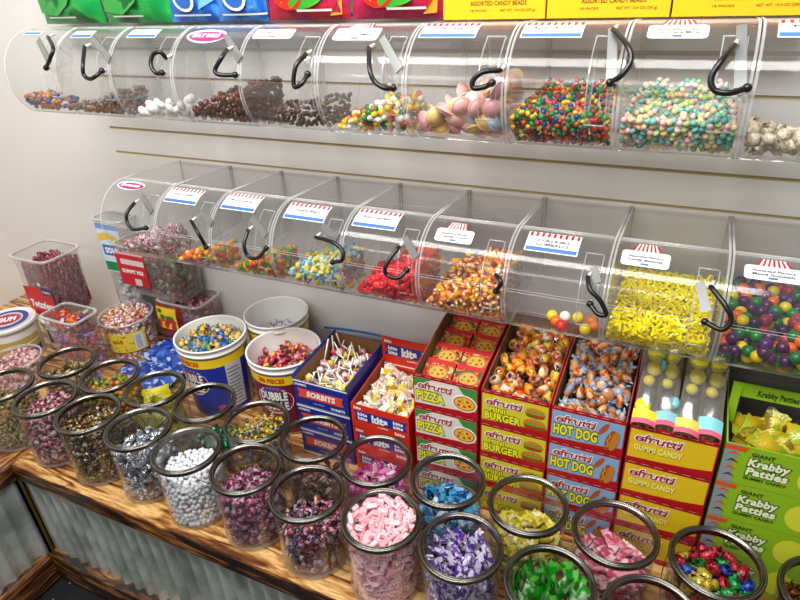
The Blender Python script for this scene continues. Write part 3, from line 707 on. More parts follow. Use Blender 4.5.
# ------------------------------------------------------------------ cartons on the counter
def carton(name, label, group, x0, x1, y0, y1, z0, z1, mat, printer, open_top=None, side=None, inner='#7d5f40', extra=None):
    """closed box, or an open display box: open_top = height of its back wall above the front"""
    t = thing(name, label, 'candy box', ((x0 + x1) / 2, (y0 + y1) / 2, z0), 0, group); X, Y = (x0 + x1) / 2, (y0 + y1) / 2
    w2, d2, h = (x1 - x0) / 2, (y1 - y0) / 2, z1 - z0; b = MB(); side = side or mat; IN = plain(inner, .7)
    if open_top is None: b.box(-w2, w2, -d2, d2, 0, h, mat)
    else:
        th = .002; hb = h + open_top
        b.box(-w2, w2, -d2, d2, 0, th, IN); b.box(-w2, w2, -d2, -d2 + th, th, h, mat); b.box(-w2 + th, w2 - th, -d2 + th, -d2 + th * 1.5, th, h - .001, IN)
        b.box(-w2, w2, d2 - th, d2, th, hb, mat); b.box(-w2 + th, w2 - th, d2 - th * 1.5, d2 - th, th, hb - .001, IN)
        for s in (-1, 1):
            xa, xb = (s * w2, s * (w2 - th)); xi = s * (w2 - th * 1.5)
            for (p, q, m_) in ((xa, xb, side), (xb, xi, IN)):
                pr = [(-d2 + th, th), (d2 - th, th), (d2 - th, hb), (-d2 + .07, h + open_top * .35), (-d2 + th, h)]
                b.add([(xx, yy, zz) for xx in (p, q) for yy, zz in pr], [(0, 1, 2, 3, 4), (9, 8, 7, 6, 5)] + [(i, (i + 1) % 5, 5 + (i + 1) % 5, 5 + i) for i in range(5)], m_)
    b.build('carton', t)
    fb = MB(); F = lambda k: (lambda u, v: (-w2 + u, -d2 - .0004 - .00035 * k, v)); printer(fb, F, 2 * w2, h); fb.build('front_print', t)
    if extra: extra(t, w2, d2, h)
    OCC.append(('b', x0 + .003, x1 - .003, y0 + .003, y1 - .003, z0, z1 - .004)); return t
RED_ = plain('#b5131c', .35); DRED = plain('#8d0f18', .35); YEL = plain('#e3bf1f', .35); LIME = plain('#9ec42c', .35); GRN = plain('#3c8a3a', .35); SKY = plain('#86a8cc', .35); CREAM = plain('#dbd6ca', .35)
NAVY = plain('#20308f', .35); ORG = plain('#e0501e', .35); BUN = plain('#c47a2c', .35); BUN2 = plain('#8a5220', .35); TOM = plain('#c8321e', .35); LET = plain('#74a832', .35); DGRN = plain('#1f4a1c', .4); SAUS = plain('#b5521c', .35); WHT = plain('#f5f4f0', .35); PINKR = plain('#d8343c', .35)
def efrutti(kind):
    def pr(b, F, w, h):
        bg = {'pizza': CREAM, 'burger': plain('#d2c828', .35), 'dog': SKY, 'fruit': YEL}[kind]
        b.mapped(rect(0, w, 0, h), F(0), RED_)
        b.mapped(rect(.003, w - .003, h * .10, h * .90), F(1), bg)
        if kind == 'pizza':
            b.mapped(pg((.003, h * .9), (.003, h * .62), (w * .30, h * .9)), F(2), GRN); b.mapped(pg((w * .70, h * .9), (w - .003, h * .9), (w - .003, h * .2), (w * .86, h * .5)), F(2), GRN)
        b.mapped(pg((.003, h * .10), (w - .003, h * .06), (w - .003, h * .24), (w * .72, h * .17), (w * .4, h * .13)), F(2), RED_)
        b.mapped(rect(.0, w, h * .945, h), F(2), plain('#a3202a', .35))
        for i in range(6): b.mapped(rect(w * (.04 + .16 * i), w * (.13 + .16 * i), h * .968, h * .978), F(3), plain('#e8b9b0', .4))
        for d, m_, k in ((.06, WHT, 3), (.0, RED_, 4)): b.mapped(fitted('efrutti', w * .35, h * .71, w * .54, h * .22, .012, .15, d), F(k), m_)
        words = {'pizza': [('PIZZA', w * .27, h * .38, w * .44, h * .27)], 'burger': [('MINI', w * .25, h * .47, w * .24, h * .13), ('BURGER', w * .33, h * .27, w * .54, h * .21)], 'dog': [('HOT DOG', w * .35, h * .38, w * .60, h * .28)], 'fruit': []}[kind]
        for tx, u, v, a, c in words:
            for d, m_, k in ((.06, DGRN, 3), (.0, plain('#f0e52a', .35), 4)): b.mapped(fitted(tx, u, v, a, c, .045, 0, d), F(k), m_)
        if kind == 'fruit':
            for d, m_, k in ((.06, plain('#e8b818', .35), 3), (.0, plain('#f6ec7a', .35), 4)): b.mapped(fitted('GUMMI CANDY', w * .36, h * .42, w * .56, h * .15, .05, 0, d), F(k), m_)
        u, v = w * .80, h * .42
        if kind == 'pizza':
            b.mapped(ell(u, v, w * .19, h * .26), F(3), WHT); b.mapped(ell(u, v, w * .17, h * .22), F(4), BUN); b.mapped(ell(u, v, w * .145, h * .18), F(5), plain('#e9b93c', .35))
            for a, c in ((-.07, .05), (.05, .08), (.0, -.08), (-.09, -.06), (.08, -.04)): b.mapped(ell(u + a * w, v + c * h, w * .026, h * .04, 10), F(6), TOM)
            for a, c in ((-.02, .03), (.1, .03), (-.03, .12)): b.mapped(ell(u + a * w, v + c * h, w * .014, h * .02, 8), F(6), GRN)
        if kind == 'burger':
            for q, s in ((h * .66, .9), (h * .32, 1.05)):
                A = w * .15 * s; b.mapped(ell(u, q - h * .11, A, h * .055 * s), F(3), BUN2); b.mapped(ell(u, q - h * .05, A * 1.05, h * .045), F(4), TOM); b.mapped(ell(u, q - h * .01, A * 1.1, h * .04), F(5), LET)
                b.mapped(([(u + A * math.cos(PI * i / 12), q + h * .02 + h * .13 * s * math.sin(PI * i / 12)) for i in range(13)], [tuple(range(13))]), F(6), BUN)
                for a in (-.5, -.1, .3, .55): b.mapped(ell(u + A * a, q + h * .09, w * .008, h * .01, 6), F(7), CREAM)
        if kind == 'dog':
            b.mapped(ell(w * .72, h * .68, w * .035, h * .20, 20, -.5), F(3), SAUS)
            b.mapped(ell(w * .82, h * .40, w * .058, h * .30, 20, -.18), F(4), BUN2); b.mapped(ell(w * .80, h * .40, w * .026, h * .30, 20, -.18), F(6), SAUS); b.mapped(ell(w * .87, h * .40, w * .058, h * .29, 20, -.18), F(5), BUN)
            b.mapped(pg((w * .78, h * .2), (w * .80, h * .3), (w * .775, h * .4), (w * .81, h * .5), (w * .79, h * .62), (w * .80, h * .62), (w * .82, h * .5), (w * .785, h * .4), (w * .81, h * .3), (w * .79, h * .2)), F(7), YEL)
    return pr
EF = [('pizza', .798, .956, 'pizza candy carton'), ('burger', .962, 1.114, 'mini burger candy carton'), ('dog', 1.118, 1.269, 'hot dog candy carton'), ('fruit', 1.274, 1.436, 'yellow gummy candy carton')]
SIDE = {'pizza': plain('#a3121a', .4), 'burger': plain('#a3121a', .4), 'dog': plain('#a3121a', .4), 'fruit': plain('#8f1018', .4)}
LAYER = ['at the bottom of its stack', 'second from the bottom of its stack', 'just under the open one', 'open on top of its stack']
look = {'pizza': 'white and green pizza gummies', 'burger': 'yellow-green mini burger gummies', 'dog': 'light blue hot dog gummies', 'fruit': 'bright yellow gummies'}
BH = .0925
for kind, x0, x1, _n in EF:
    for k in range(4):
        j = rnd.uniform(-.0015, .0015)
        carton('gummy_carton', '%s carton with red edges %s' % (look[kind], LAYER[k]), 'stacks of red-edged gummy cartons', x0 + j, x1 + j, .012, .27, BH * k, BH * (k + 1) - .001, RED_, efrutti(kind), .05 if k == 3 else None, SIDE[kind])
def krabby(b, F, w, h):
    g = plain('#8eb822', .35); b.mapped(rect(0, w, 0, h), F(0), g)
    b.mapped(pg((0, 0), (w * .10, 0), (w * .07, h * .5), (w * .11, h), (0, h)), F(1), plain('#8b959b', .4))
    for i in range(4): b.mapped(pg((w * .02, h * (.16 + .19 * i)), (w * .06, h * (.26 + .19 * i)), (w * .11, h * (.16 + .19 * i)), (w * .06, h * (.20 + .19 * i))), F(2), (plain('#5f2c14', .4), ORG)[i % 2])
    b.mapped(pg((0, h * .86), (w * .13, h * .86), (w * .15, h * .97), (0, h * .97)), F(2), ORG)
    b.mapped(fitted('GIANT', w * .25, h * .84, w * .15, h * .09, .03), F(3), DGRN)
    for i, tx in enumerate(('Krabby', 'Patties')):
        for d, m_, k in ((.07, DGRN, 3), (0, plain('#eef4c8', .35), 4)): b.mapped(fitted(tx, w * .30, h * (.64 - .23 * i), w * .27, h * .18, .05, .1, d), F(k), m_)
    b.mapped(fitted('GUMMY CANDY', w * .30, h * .22, w * .28, h * .07, .03), F(3), DGRN)
    b.mapped(ell(w * .60, h * .5, w * .11, h * .36), F(1), plain('#d6dc3a', .35))
def krabby_back(t, w2, d2, h):
    g = plain('#93bf22', .4); b = MB(); b.box(-w2, w2, d2 - .004, d2 - .001, h, h + .055, plain('#5f5b52', .6)); b.build('back_wall_card', t)
    b = MB(); b.box(-w2, -w2 + .016, -.018, -.014, h - .03, h + .055, g); b.build('side_post', t)
    b = MB(); b.box(-w2, w2, -.0135, -.009, h + .032, h + .062, g)
    F = lambda k: (lambda u, v: (-w2 + u, -.0140 - .0004 * k, h + .032 + v)); b.mapped(fitted('Krabby Patties', .08, .015, .07, .013, .03), F(1), DGRN); b.build('header_strip', t)
for k in range(4):
    carton('gummy_carton', 'lime green giant gummy candy carton %s' % LAYER[k], 'stack of lime green cartons', 1.444, 1.70, .014, .262, .0945 * k, .0945 * (k + 1) - .001, plain('#93bf22', .4), krabby, 0.0 if k == 3 else None, None, '#5f5b52', krabby_back if k == 3 else None)
carton('gummy_carton', 'second lime green gummy candy carton stack right of the first at the picture edge', 'stack of lime green cartons', 1.706, 1.90, .014, .262, 0, .37, plain('#93bf22', .4), krabby)
def ribbon(b, F, w, h, u0, u1, v0, v1, mat, k=2):
    vm = (v0 + v1) / 2; b.mapped(pg((u0, v0), (u1, v0), (u1 - .006, vm), (u1, v1), (u0, v1), (u0 + .006, vm)), F(k), mat)
def kits_print(b, F, w, h):
    b.mapped(rect(0, w, 0, h), F(0), ORG if False else plain('#d8321c', .35))
    ribbon(b, F, w, h, w * .05, w * .97, h * .34, h * .74, NAVY)
    for d, m_, k in ((0, WHT, 3),): b.mapped(fitted('kits', w * .50, h * .54, w * .28, h * .30, .06, 0, d), F(k), m_)
    for u in (.20, .82):
        for v in (.63, .45): b.mapped(fitted('kits', w * u, h * v, w * .17, h * .13, .05), F(3), WHT)
    b.mapped(fitted('kits', w * .84, h * .16, w * .17, h * .13, .05), F(3), WHT); b.mapped(fitted('kits', w * .12, h * .88, w * .13, h * .11, .05), F(3), WHT)
    b.mapped(fitted('taffy', w * .55, h * .24, w * .2, h * .05, .02), F(3), WHT)
def kits_back(t, w2, d2, h):
    m_ = plain('#d8321c', .35); b = MB(); z0, z1 = h + .005, h + .088
    b.box(-w2, w2, d2 - .006, d2 - .002, h - .01, z1, m_); b.box(-w2, w2, d2 - .0065, d2 - .006, h + .001, h + .005, WHT)
    F = lambda k: (lambda u, v: (-w2 + u, d2 - .0066 - .0004 * k, z0 + v)); kits_print(b, F, 2 * w2, .083); b.build('header_card', t)
KX = (.614, .776)
for k in range(3):
    carton('taffy_carton', 'red kits taffy carton with navy ribbon %s' % (LAYER[0], LAYER[2], LAYER[3])[k], 'stack of red taffy cartons', KX[0], KX[1], .02, .215, .074 * k, .074 * (k + 1) - .001, plain('#cf2c1a', .35), kits_print, .02 if k == 2 else None, None, '#a34a20', kits_back if k == 2 else None)
def sorbits(b, F, w, h):
    b.mapped(rect(0, w, 0, h), F(0), plain('#1d2a86', .35)); b.mapped(rect(0, w, h * .95, h), F(1), WHT); b.mapped(rect(0, w, 0, h * .04), F(1), plain('#8fa0cf', .4))
    ribbon(b, F, w, h, w * .06, w * .92, h * .34, h * .70, plain('#e04a32', .35))
    b.mapped(fitted('SORBITS', w * .50, h * .53, w * .54, h * .20, .05, .15), F(3), WHT)
    b.mapped(fitted('SORBITS', w * .14, h * .85, w * .22, h * .08, .04), F(3), WHT); b.mapped(fitted('SORBITS', w * .80, h * .17, w * .26, h * .09, .04), F(3), WHT)
    b.mapped(fitted('LOLLIPOPS', w * .45, h * .2, w * .2, h * .05, .02), F(3), plain('#b8c0e0', .4))
def sorb_flaps(t, w2, d2, h):
    m_ = plain('#1b2580', .4)
    for s in (-1, 1):
        b = MB(); dx = .028 * s
        vs = [(s * w2, -d2, h - .002), (s * w2, d2, h - .002), (s * w2 + dx, d2, h + .02), (s * w2 + dx, -d2, h + .012)]; vs += [(x - .003 * s, y, z + .001) for x, y, z in vs]
        if s == 1: vs = [(x - .030 * (i in (2, 3, 6, 7)), y, z) for i, (x, y, z) in enumerate(vs)]
        else: vs = [(x + .025 * (i in (2, 3, 6, 7)), y, z) for i, (x, y, z) in enumerate(vs)]
        b.add(vs, [(0, 1, 2, 3), (7, 6, 5, 4), (0, 4, 5, 1), (1, 5, 6, 2), (2, 6, 7, 3), (3, 7, 4, 0)], m_); b.build('flap', t)
for k in range(3):
    carton('lollipop_carton', 'dark blue lollipop carton with red ribbon %s' % (LAYER[0], LAYER[2], LAYER[3])[k], 'stack of blue lollipop cartons', .44, .604, .024, .25, .083 * k, .083 * (k + 1) - .001, plain('#1d2a86', .4), sorbits, .012 if k == 2 else None, None, '#8a6438', sorb_flaps if k == 2 else None)

# ------------------------------------------------------------------ white bubble gum tubs
def gum_tub(x, y, h, R, label, base, txt_a, name_mat, facts=None, plainlab=False, tilt=(0, 0), z0=0.0):
    t = thing('gum_tub', label, 'tub', (x, y, z0), 0, 'white round gum tubs', tilt); rb = R * .84
    r_at = lambda z: rb + (R * .965 - rb) * z / h
    PW = plain('#e9e8e4', .35); b = MB()
    b.lathe([(.001, .002), (rb - .004, .002), (rb, .006), (r_at(h - .026), h - .026), (R * .985, h - .026), (R * .985, h - .02), (r_at(h - .018), h - .018), (r_at(h - .006), h - .006), (R, h - .006), (R, h), (R * .955, h), (R * .95, h - .005), (rb - .004, .008), (.001, .006)], PW, 56); b.build('tub_body', t)
    b = MB(); S = lambda k: (lambda u, v: ((r_at(v) + .0006 + .0005 * k) * math.cos(u / R), (r_at(v) + .0006 + .0005 * k) * math.sin(u / R), v))
    a0 = txt_a * R; L0, L1 = a0 - 1.9 * R, a0 + 1.9 * R
    b.mapped(rect(L0, L1, h * .04, h * .75, 60, 1), S(0), base); b.mapped(rect(L0, L1, h * .75, h * .87, 60, 1), S(0), plain('#f2cf2a', .35))
    if not plainlab:
        b.mapped(fitted('380 PIECES', a0, h * .81, .085, h * .06, .05), S(1), plain('#c43a1c', .4))
        for mx, k in ((.005, 1), (0, 2)):
            e = ell(a0, h * .53, .056 + mx, h * .17 + mx, 28); b.add([S(k)(u, v) for u, v in e[0]] + [S(k)(a0, h * .53)], [(i, (i + 1) % 28, 28) for i in range(28)], WHT if k == 1 else plain('#c01c34', .35))
        for tx, v in (('DUBBLE', .60), ('BUBBLE', .46)):
            for d, m_, k in ((.07, INK, 3), (0, WHT, 4)): b.mapped(fitted(tx, a0, h * v, .088, h * .11, .05, 0, d), S(k), m_)
        for i in range(5): b.mapped(ell(a0 + (i - 2) * .012, h * .715 - abs(i - 2) * .003, .006, .006, 10), S(2), plain('#2e54b8', .4))
        c0 = a0 - .085; b.mapped(ell(c0, h * .22, .016, .014, 14), S(2), plain('#d04a8c', .35)); b.mapped(ell(a0 + .085, h * .15, .014, .012, 14), S(2), plain('#d04a8c', .35))
    if facts:
        f0 = facts * R; b.mapped(rect(f0 - .028, f0 + .028, h * .12, h * .76, 6, 1), S(2), plain('#c9cdd6', .4))
        for i in range(11): b.mapped(rect(f0 - .024, f0 + .02 - .004 * (i % 3), h * (.16 + .052 * i), h * (.172 + .052 * i), 4, 1), S(3), INK)
    b.build('label', t); return t
D = math.radians
gum_tub(.076, .125, .25, .107, 'white gum tub with blue label holding yellow and blue wrapped gum', plain('#24329c', .35), D(-97), None, D(-18))
gum_tub(.330, .140, .25, .107, 'white gum tub with maroon label holding red and green wrapped gum', plain('#7c1a3a', .35), D(-80), None)
gum_tub(.202, .288, .26, .100, 'nearly empty white gum tub behind the other two against the wall', plain('#20307e', .35), D(-40), None, None, True)

# ------------------------------------------------------------------ tubs and bags at the corner
def rect_tub(name, label, x, y, w, d, h, z0=0, rz=0, taper=.9, tilt=(0, 0), cat='tub'):
    t = thing(name, label, cat, (x, y, z0), rz, None, tilt); b = MB()
    def ring(k, z, off=0): return [((w / 2 * k - off) * q * math.cos(a), (d / 2 * k - off) * q * math.sin(a), z) for a in np.linspace(0, 2 * PI, 33)[:-1] for q in [(abs(math.cos(a)) ** 7 + abs(math.sin(a)) ** 7) ** (-1 / 7)]]
    n = 32
    for off in (0, .0015):
        R0, R1 = ring(taper, .001 + off, off), ring(1, h, off); b.add(R0 + R1, [(i, (i + 1) % n, n + (i + 1) % n, n + i) for i in range(n)], TUBCLR, True); b.add(R0, [tuple(range(n))[::-1]], TUBCLR)
    R0, R1, R2, R3 = ring(1, h), ring(1, h, -.006), ring(1, h - .007, -.006), ring(1, h - .007)
    b.add(R0 + R1 + R2 + R3, [(q * n + i, q * n + (i + 1) % n, ((q + 1) % 4) * n + (i + 1) % n, ((q + 1) % 4) * n + i) for q in range(4) for i in range(n)], ACEDGE, True)
    b.build('tub_body', t); return t
def face_print(t, w, d, h, draw, side='front', name='label', k0=0.0):
    b = MB()
    F = (lambda k: (lambda u, v: (u - w / 2, -d / 2 - .002 - .0005 * k + .0 * v, v))) if side == 'front' else (lambda k: (lambda u, v: (w / 2 + .002 + .0005 * k, u - d / 2, v)))
    draw(b, F); b.build(name, t)
t = rect_tub('licorice_tub', 'clear square tub of red licorice with a red label standing on a white pail', -.72, .215, .185, .15, .235, .129)
def dr(b, F):
    b.mapped(rect(.004, .150, .006, .118), F(1), plain('#c8141c', .4)); b.mapped(rect(.10, .155, .095, .125), F(2), plain('#2b2f55', .4))
    b.mapped(fitted('Twizzlers', .078, .052, .12, .028, .04, .15), F(3), WHT); b.mapped(fitted('TWISTS', .125, .108, .04, .008, .03), F(3), WHT); b.mapped(rect(.09, .105, .130, .142), F(1), WHT)
face_print(t, .165, .138, .225, dr)
def pail(name, label, x, y, r, h, body, lid_draw=None, draw=None, z0=0, lid=True, bodymat=None, facing=D(-45)):
    t = thing(name, label, 'tub', (x, y, z0), 0); b = MB(); bm = bodymat or plain('#e4e3df', .35); b.lathe([(.001, .001), (r * .9, .001), (r * .92, .005), (r * .96, h - (.016 if lid else 0))], bm, 44)
    if not lid: b.lathe([(r * .96, h), (r * 1.02, h), (r * 1.02, h - .006), (r * .96, h - .006)], ACEDGE, 44)
    b.build('tub_body', t)
    if lid:
        b = MB(); b.lathe([(r * .97, h - .018), (r * 1.02, h - .018), (r * 1.03, h - .004), (r * 1.0, h), (r * .94, h), (r * .93, h - .002), (.001, h - .002)], plain('#e6e5e2', .35), 44)
        if lid_draw: lid_draw(b, lambda k: (lambda u, v: (u * math.cos(facing + PI / 2) - v * math.sin(facing + PI / 2), u * math.sin(facing + PI / 2) + v * math.cos(facing + PI / 2), h - .0015 + .0004 * k)))
        b.build('lid', t)
    if draw:
        b = MB(); S = lambda k: (lambda u, v: ((r * (.925 + .03 * v / h) + .0012 + .0005 * k) * math.cos(facing + u / r), (r * (.925 + .03 * v / h) + .0012 + .0005 * k) * math.sin(facing + u / r), v)); draw(b, S); b.build('label', t)
    return t
def dr(b, S): b.mapped(rect(-.08, .10, .03, .085, 20, 1), S(0), plain('#242a5a', .4)); b.mapped(fitted('X BUCKET', -.01, .068, .10, .016, .05), S(1), WHT); b.mapped(ell(-.03, .042, .02, .010), S(1), RED_)
pail('candy_pail', 'white lidded pail with dark blue label under the licorice tub', -.72, .21, .088, .125, None, None, dr)
def ld(b, F):
    for a, c, m_, k in ((.070, .070, plain('#2a3a8c', .4), 1), (.052, .052, plain('#c8ccd8', .4), 2), (.046, .040, plain('#b02840', .4), 3)): b.mapped(ell(0, 0, a, c, 30), F(k), m_)
    b.mapped(fitted('GUM', 0, 0, .06, .03, .06), F(4), WHT)
def dr(b, S): b.mapped(rect(-.12, .12, .05, .10, 24, 1), S(0), plain('#b9a052', .4)); b.mapped(rect(-.12, .12, .028, .05, 24, 1), S(0), plain('#35406e', .4)); b.mapped(rect(-.12, .12, .072, .076, 24, 1), S(1), WHT)
pail('candy_pail', 'white lidded tub with blue and red oval on its lid and gold band', -.815, .055, .092, .150, None, ld, dr)
pail('candy_tub', 'clear open tub of pale pink wrapped sweets in front of the gold-banded tub', -.655, -.055, .085, .095, None, None, None, lid=False, bodymat=TUBCLR)
t = rect_tub('candy_tub', 'clear rectangular tub of purple and red chew bags right of the white pail', -.50, .085, .16, .10, .225)
def dr(b, S):
    b.mapped(rect(-.075, .06, .045, .120, 20, 1), S(0), plain('#ddc63c', .4)); b.mapped(rect(.018, .05, .050, .112, 5, 1), S(1), plain('#d8dadd', .4))
    for i in range(9): b.mapped(rect(.021, .044 - .004 * (i % 2), .056 + .006 * i, .058 + .006 * i, 3, 1), S(2), INK)
    rr = random.Random(3)
    for i in range(26): b.mapped(ell(rr.uniform(-.07, .012), rr.uniform(.05, .115), .0022, .0022, 6), S(2), (STRIPE, INK)[i % 4 == 0])
    b.mapped(fitted('SOUR', -.04, .09, .04, .012, .05), S(3), plain('#c0501c', .4))
pail('candy_tub', 'clear round tub with yellow label full of white and red candies', -.425, .235, .092, .155, None, None, dr, lid=False, bodymat=TUBCLR)
t = rect_tub('candy_canister', 'tall clear canister with blue yellow and green label against the wall', -.49, .350, .13, .075, .47, taper=.96)
def dr(b, F):
    b.mapped(rect(.012, .118, .27, .455), F(0), plain('#cfe0ee', .4)); b.mapped(rect(.012, .118, .435, .455), F(1), plain('#6d9ad0', .4)); b.mapped(pg((.012, .41), (.05, .425), (.118, .405), (.118, .38), (.06, .40), (.012, .385)), F(1), plain('#e6c23c', .4))
    b.mapped(rect(.02, .11, .335, .375), F(1), plain('#2f74c0', .4)); b.mapped(rect(.012, .118, .275, .31), F(1), plain('#1f8a50', .4)); b.mapped(fitted('SOUR', .065, .355, .07, .02, .06), F(2), WHT)
face_print(t, .13, .077, .47, dr)
t = rect_tub('candy_tub', 'clear tub of pink candies against the wall under the red-labelled tub', -.195, .322, .18, .125, .225, taper=.94)
t = rect_tub('candy_tub', 'clear tub of red and green candies with big red label below the end bin', -.285, .322, .28, .125, .185, .228, taper=.9)
def dr(b, F):
    b.mapped(rect(.0, .13, .035, .16), F(0), plain('#c01c28', .4)); b.mapped(rect(.02, .125, .115, .135), F(1), plain('#d8c4c4', .4)); b.mapped(rect(.065, .095, .04, .065), F(1), plain('#cfc8c8', .4)); b.mapped(rect(.0, .13, .152, .16), F(1), plain('#e6a8a8', .4))
    b.mapped(fitted('GUMMY MIX', .065, .09, .10, .014, .04), F(1), WHT)
face_print(t, .27, .12, .175, dr)

# bags
def bag(name, label, x, y, z, w, h, d, mats, group=None, rz=0, lean=0, seed=0, draw=None, flat=False, cat='candy bag'):
    t = thing(name, label, cat, (x, y, z), rz, group, (lean, 0)); rr = random.Random(seed); nu, nv = 12, 14
    J = [[(rr.uniform(-1, 1), rr.uniform(-1, 1)) for _ in range(nu + 1)] for _ in range(nv + 1)]; b = MB()
    def half(s):
        def fn(u, v):
            i, j = round(u * nu), round(v * nv); e = min(u, 1 - u) * 2; k = (max(0, 1 - (1 - e) ** 2.5)) ** .5 * (max(0, 1 - abs(2 * v - 1) ** 3.5)) ** .6
            yy = s * (d / 2 * k + .0006) + J[j][i][0] * d * .07 * (k > .05); xx = (u - .5) * w * (1 - .06 * math.sin(PI * v)) + J[j][i][1] * w * .006
            return (xx, yy, v * h) if not flat else (xx, (v - .5) * h, max(0.0005, d / 2 + yy))
        return fn
    b.grid(half(-1), nu, nv, mats[0]); b.grid(lambda u, v: half(1)(1 - u, v), nu, nv, mats[0])
    b.build('bag', t)
    if draw:
        q = MB(); f0 = half(-1)
        def F(k):
            def g(u, v):
                uu = min(max(u / w, 0), 1); vv = min(max(v / h, 0), 1); e = min(uu, 1 - uu) * 2; kk = (max(0, 1 - (1 - e) ** 2.5)) ** .5 * (max(0, 1 - abs(2 * vv - 1) ** 3.5)) ** .6
                return ((uu - .5) * w, -(d / 2 * kk * 1.12 + .0035 + .0005 * k), vv * h)
            return g
        draw(q, F); q.build('bag_print', t)
    return t
TOPZ = UZ + RR - .0035
GB = mottled(['#0e7a34', '#149a48', '#2fae4a', '#0a6a30'], 14, .18, 0, .3, sharp=False); BB = mottled(['#1558b8', '#2a72d0', '#4d94e0', '#1a62c0'], 14, .18, 0, .3, sharp=False); RB = mottled(['#a81848', '#c0204c', '#b01a58', '#c8283c'], 14, .18, 0, .3, sharp=False)
def dg(b, F): b.mapped(pg((.02, .03), (.09, .022), (.15, .05), (.19, .10), (.02, .12)), F(0), plain('#2c9a3a', .3)); b.mapped(rect(.05, .16, .016, .020, 8, 1), F(1), WHT)
def db(b, F): b.mapped(ell(.08, .055, .034, .030, 24), F(0), WHT); b.mapped(ell(.08, .055, .026, .022, 24), F(1), plain('#2c62b4', .3)); b.mapped(rect(.03, .15, .015, .019, 8, 1), F(1), WHT); b.mapped(pg((.12, .03), (.17, .05), (.16, .10), (.13, .06)), F(0), plain('#74b4ea', .3))
def drd(b, F):
    b.mapped(ell(.08, .06, .042, .036, 26), F(1), plain('#e2281c', .3)); b.mapped(ell(.13, .045, .05, .017, 20, .25), F(0), plain('#3fae2c', .3)); b.mapped(rect(.10, .19, .020, .025, 8, 1), F(2), WHT)
    b.mapped(pg((.18, .01), (.21, .012), (.215, .05), (.195, .03)), F(0), plain('#e8a02c', .3)); rr = random.Random(1)
    for i in range(16): a = rr.uniform(0, 6.28); q = rr.uniform(0, .036); b.mapped(ell(.08 + q * math.cos(a), .06 + q * .85 * math.sin(a), .0016, .0024, 6), F(2), plain('#f6c86a', .3))
BY = .31
bag('candy_bag', 'glossy green candy bag at the left end on the upper bins', -.352, BY, TOPZ, .245, .26, .07, [GB], 'bags standing on the upper bins', seed=1, draw=dg)
bag('candy_bag', 'glossy green candy bag touching the blue bags', -.100, BY, TOPZ, .245, .26, .07, [GB], 'bags standing on the upper bins', seed=2, draw=dg)
bag('candy_bag', 'glossy blue candy bag beside the green bags', .105, BY, TOPZ, .19, .25, .065, [BB], 'bags standing on the upper bins', seed=3, draw=db)
bag('candy_bag', 'glossy blue candy bag beside the red strawberry bags', .246, BY - .005, TOPZ, .15, .25, .065, [BB], 'bags standing on the upper bins', seed=4, draw=db)
bag('candy_bag', 'crimson candy bag with strawberry picture next to the blue bags', .432, BY, TOPZ, .225, .26, .07, [RB], 'bags standing on the upper bins', seed=5, draw=drd)
bag('candy_bag', 'crimson candy bag with strawberry picture next to the yellow cartons', .662, BY, TOPZ, .225, .26, .07, [RB], 'bags standing on the upper bins', seed=6, draw=drd)
YC = plain('#f4b818', .35)
for k, (a, c, lb) in enumerate(((.785, .994, 'yellow candy bead carton next to the strawberry bags'), (.998, 1.217, 'middle yellow candy bead carton on the upper bins'), (1.221, 1.445, 'yellow candy bead carton above the pastel mints and cream sweets'))):
    def pr(b, F, w, h):
        b.mapped(rect(0, w, 0, h), F(0), YC); k_ = plain('#5a4410', .4)
        b.mapped(fitted('FILLED WITH', w * .55, .040, .06, .007, .03), F(1), k_); b.mapped(fitted('ASSORTED CANDY BEADS', w * .55, .029, .115, .008, .03), F(1), k_)
        b.mapped(fitted('18 PACKS', w * .36, .016, .034, .004, .02), F(1), k_); b.mapped(fitted('NET WT. 10.4 OZ (295 g)', w * .74, .016, .07, .0045, .02), F(1), k_)
        b.mapped(ell(w * .5, h * .62, w * .34, h * .22), F(1), plain('#d8402c', .35)); b.mapped(fitted('CANDY', w * .5, h * .62, w * .4, .03, .06), F(2), WHT)
    carton('bead_carton', lb, 'yellow cartons standing on the upper bins', a, c, .27, .325, TOPZ, TOPZ + .22, YC, pr)
BLUEP = mottled(['#2446a0', '#3c66c4', '#1c3484', '#a8bce0', '#2c54b0'], 60, .22, 0, .35, voronoi=True)
bag('chew_bag', 'blue and white printed chew bag lying behind the jar of yellow foil packets', -.225, .085, .0, .24, .15, .06, [BLUEP], 'blue chew bags on the counter', seed=11, flat=True, rz=.15)
bag('chew_bag', 'blue printed chew bag lying flat below the pink candy tub', -.20, .215, .0, .25, .12, .075, [BLUEP], 'blue chew bags on the counter', seed=12, flat=True, rz=-.1)
def dst(b, F):
    b.mapped(rect(.012, .10, .05, .13, 6, 4), F(0), plain('#e8c424', .35)); rr = random.Random(5)
    for i in range(10): b.mapped(ell(.02 + rr.uniform(0, .07), .055 + rr.uniform(0, .035), .010, .012, 12), F(1), plain('#c0202c', .35))
    for i in range(5): b.mapped(ell(.03 + rr.uniform(0, .06), .09 + rr.uniform(0, .03), .012, .008, 10), F(2), plain('#2f6a2c', .35))
bag('fruit_bag', 'small red and yellow bag printed with strawberries in front of the pink candy tub', -.235, .262, .078, .115, .14, .03, [mottled(['#8e1a22', '#a8242c', '#7c161e'], 20, .25, 0, .2, sharp=False)], seed=13, draw=dst)

# the blue cable along the wall behind the lollipops
b = MB(); b.tube(spline([(.31, .383, .17), (.39, .378, .182), (.49, .376, .188), (.58, .378, .182), (.66, .383, .17)], 5), .004, plain('#2f64a8', .4), seg=8); b.tube([(.60, .385, .14), (.60, .380, .186)], .003, WHT, seg=6)
tag(b.build('blue_cable'), 'thin blue cable running along the wall behind the lollipop carton', 'cable')
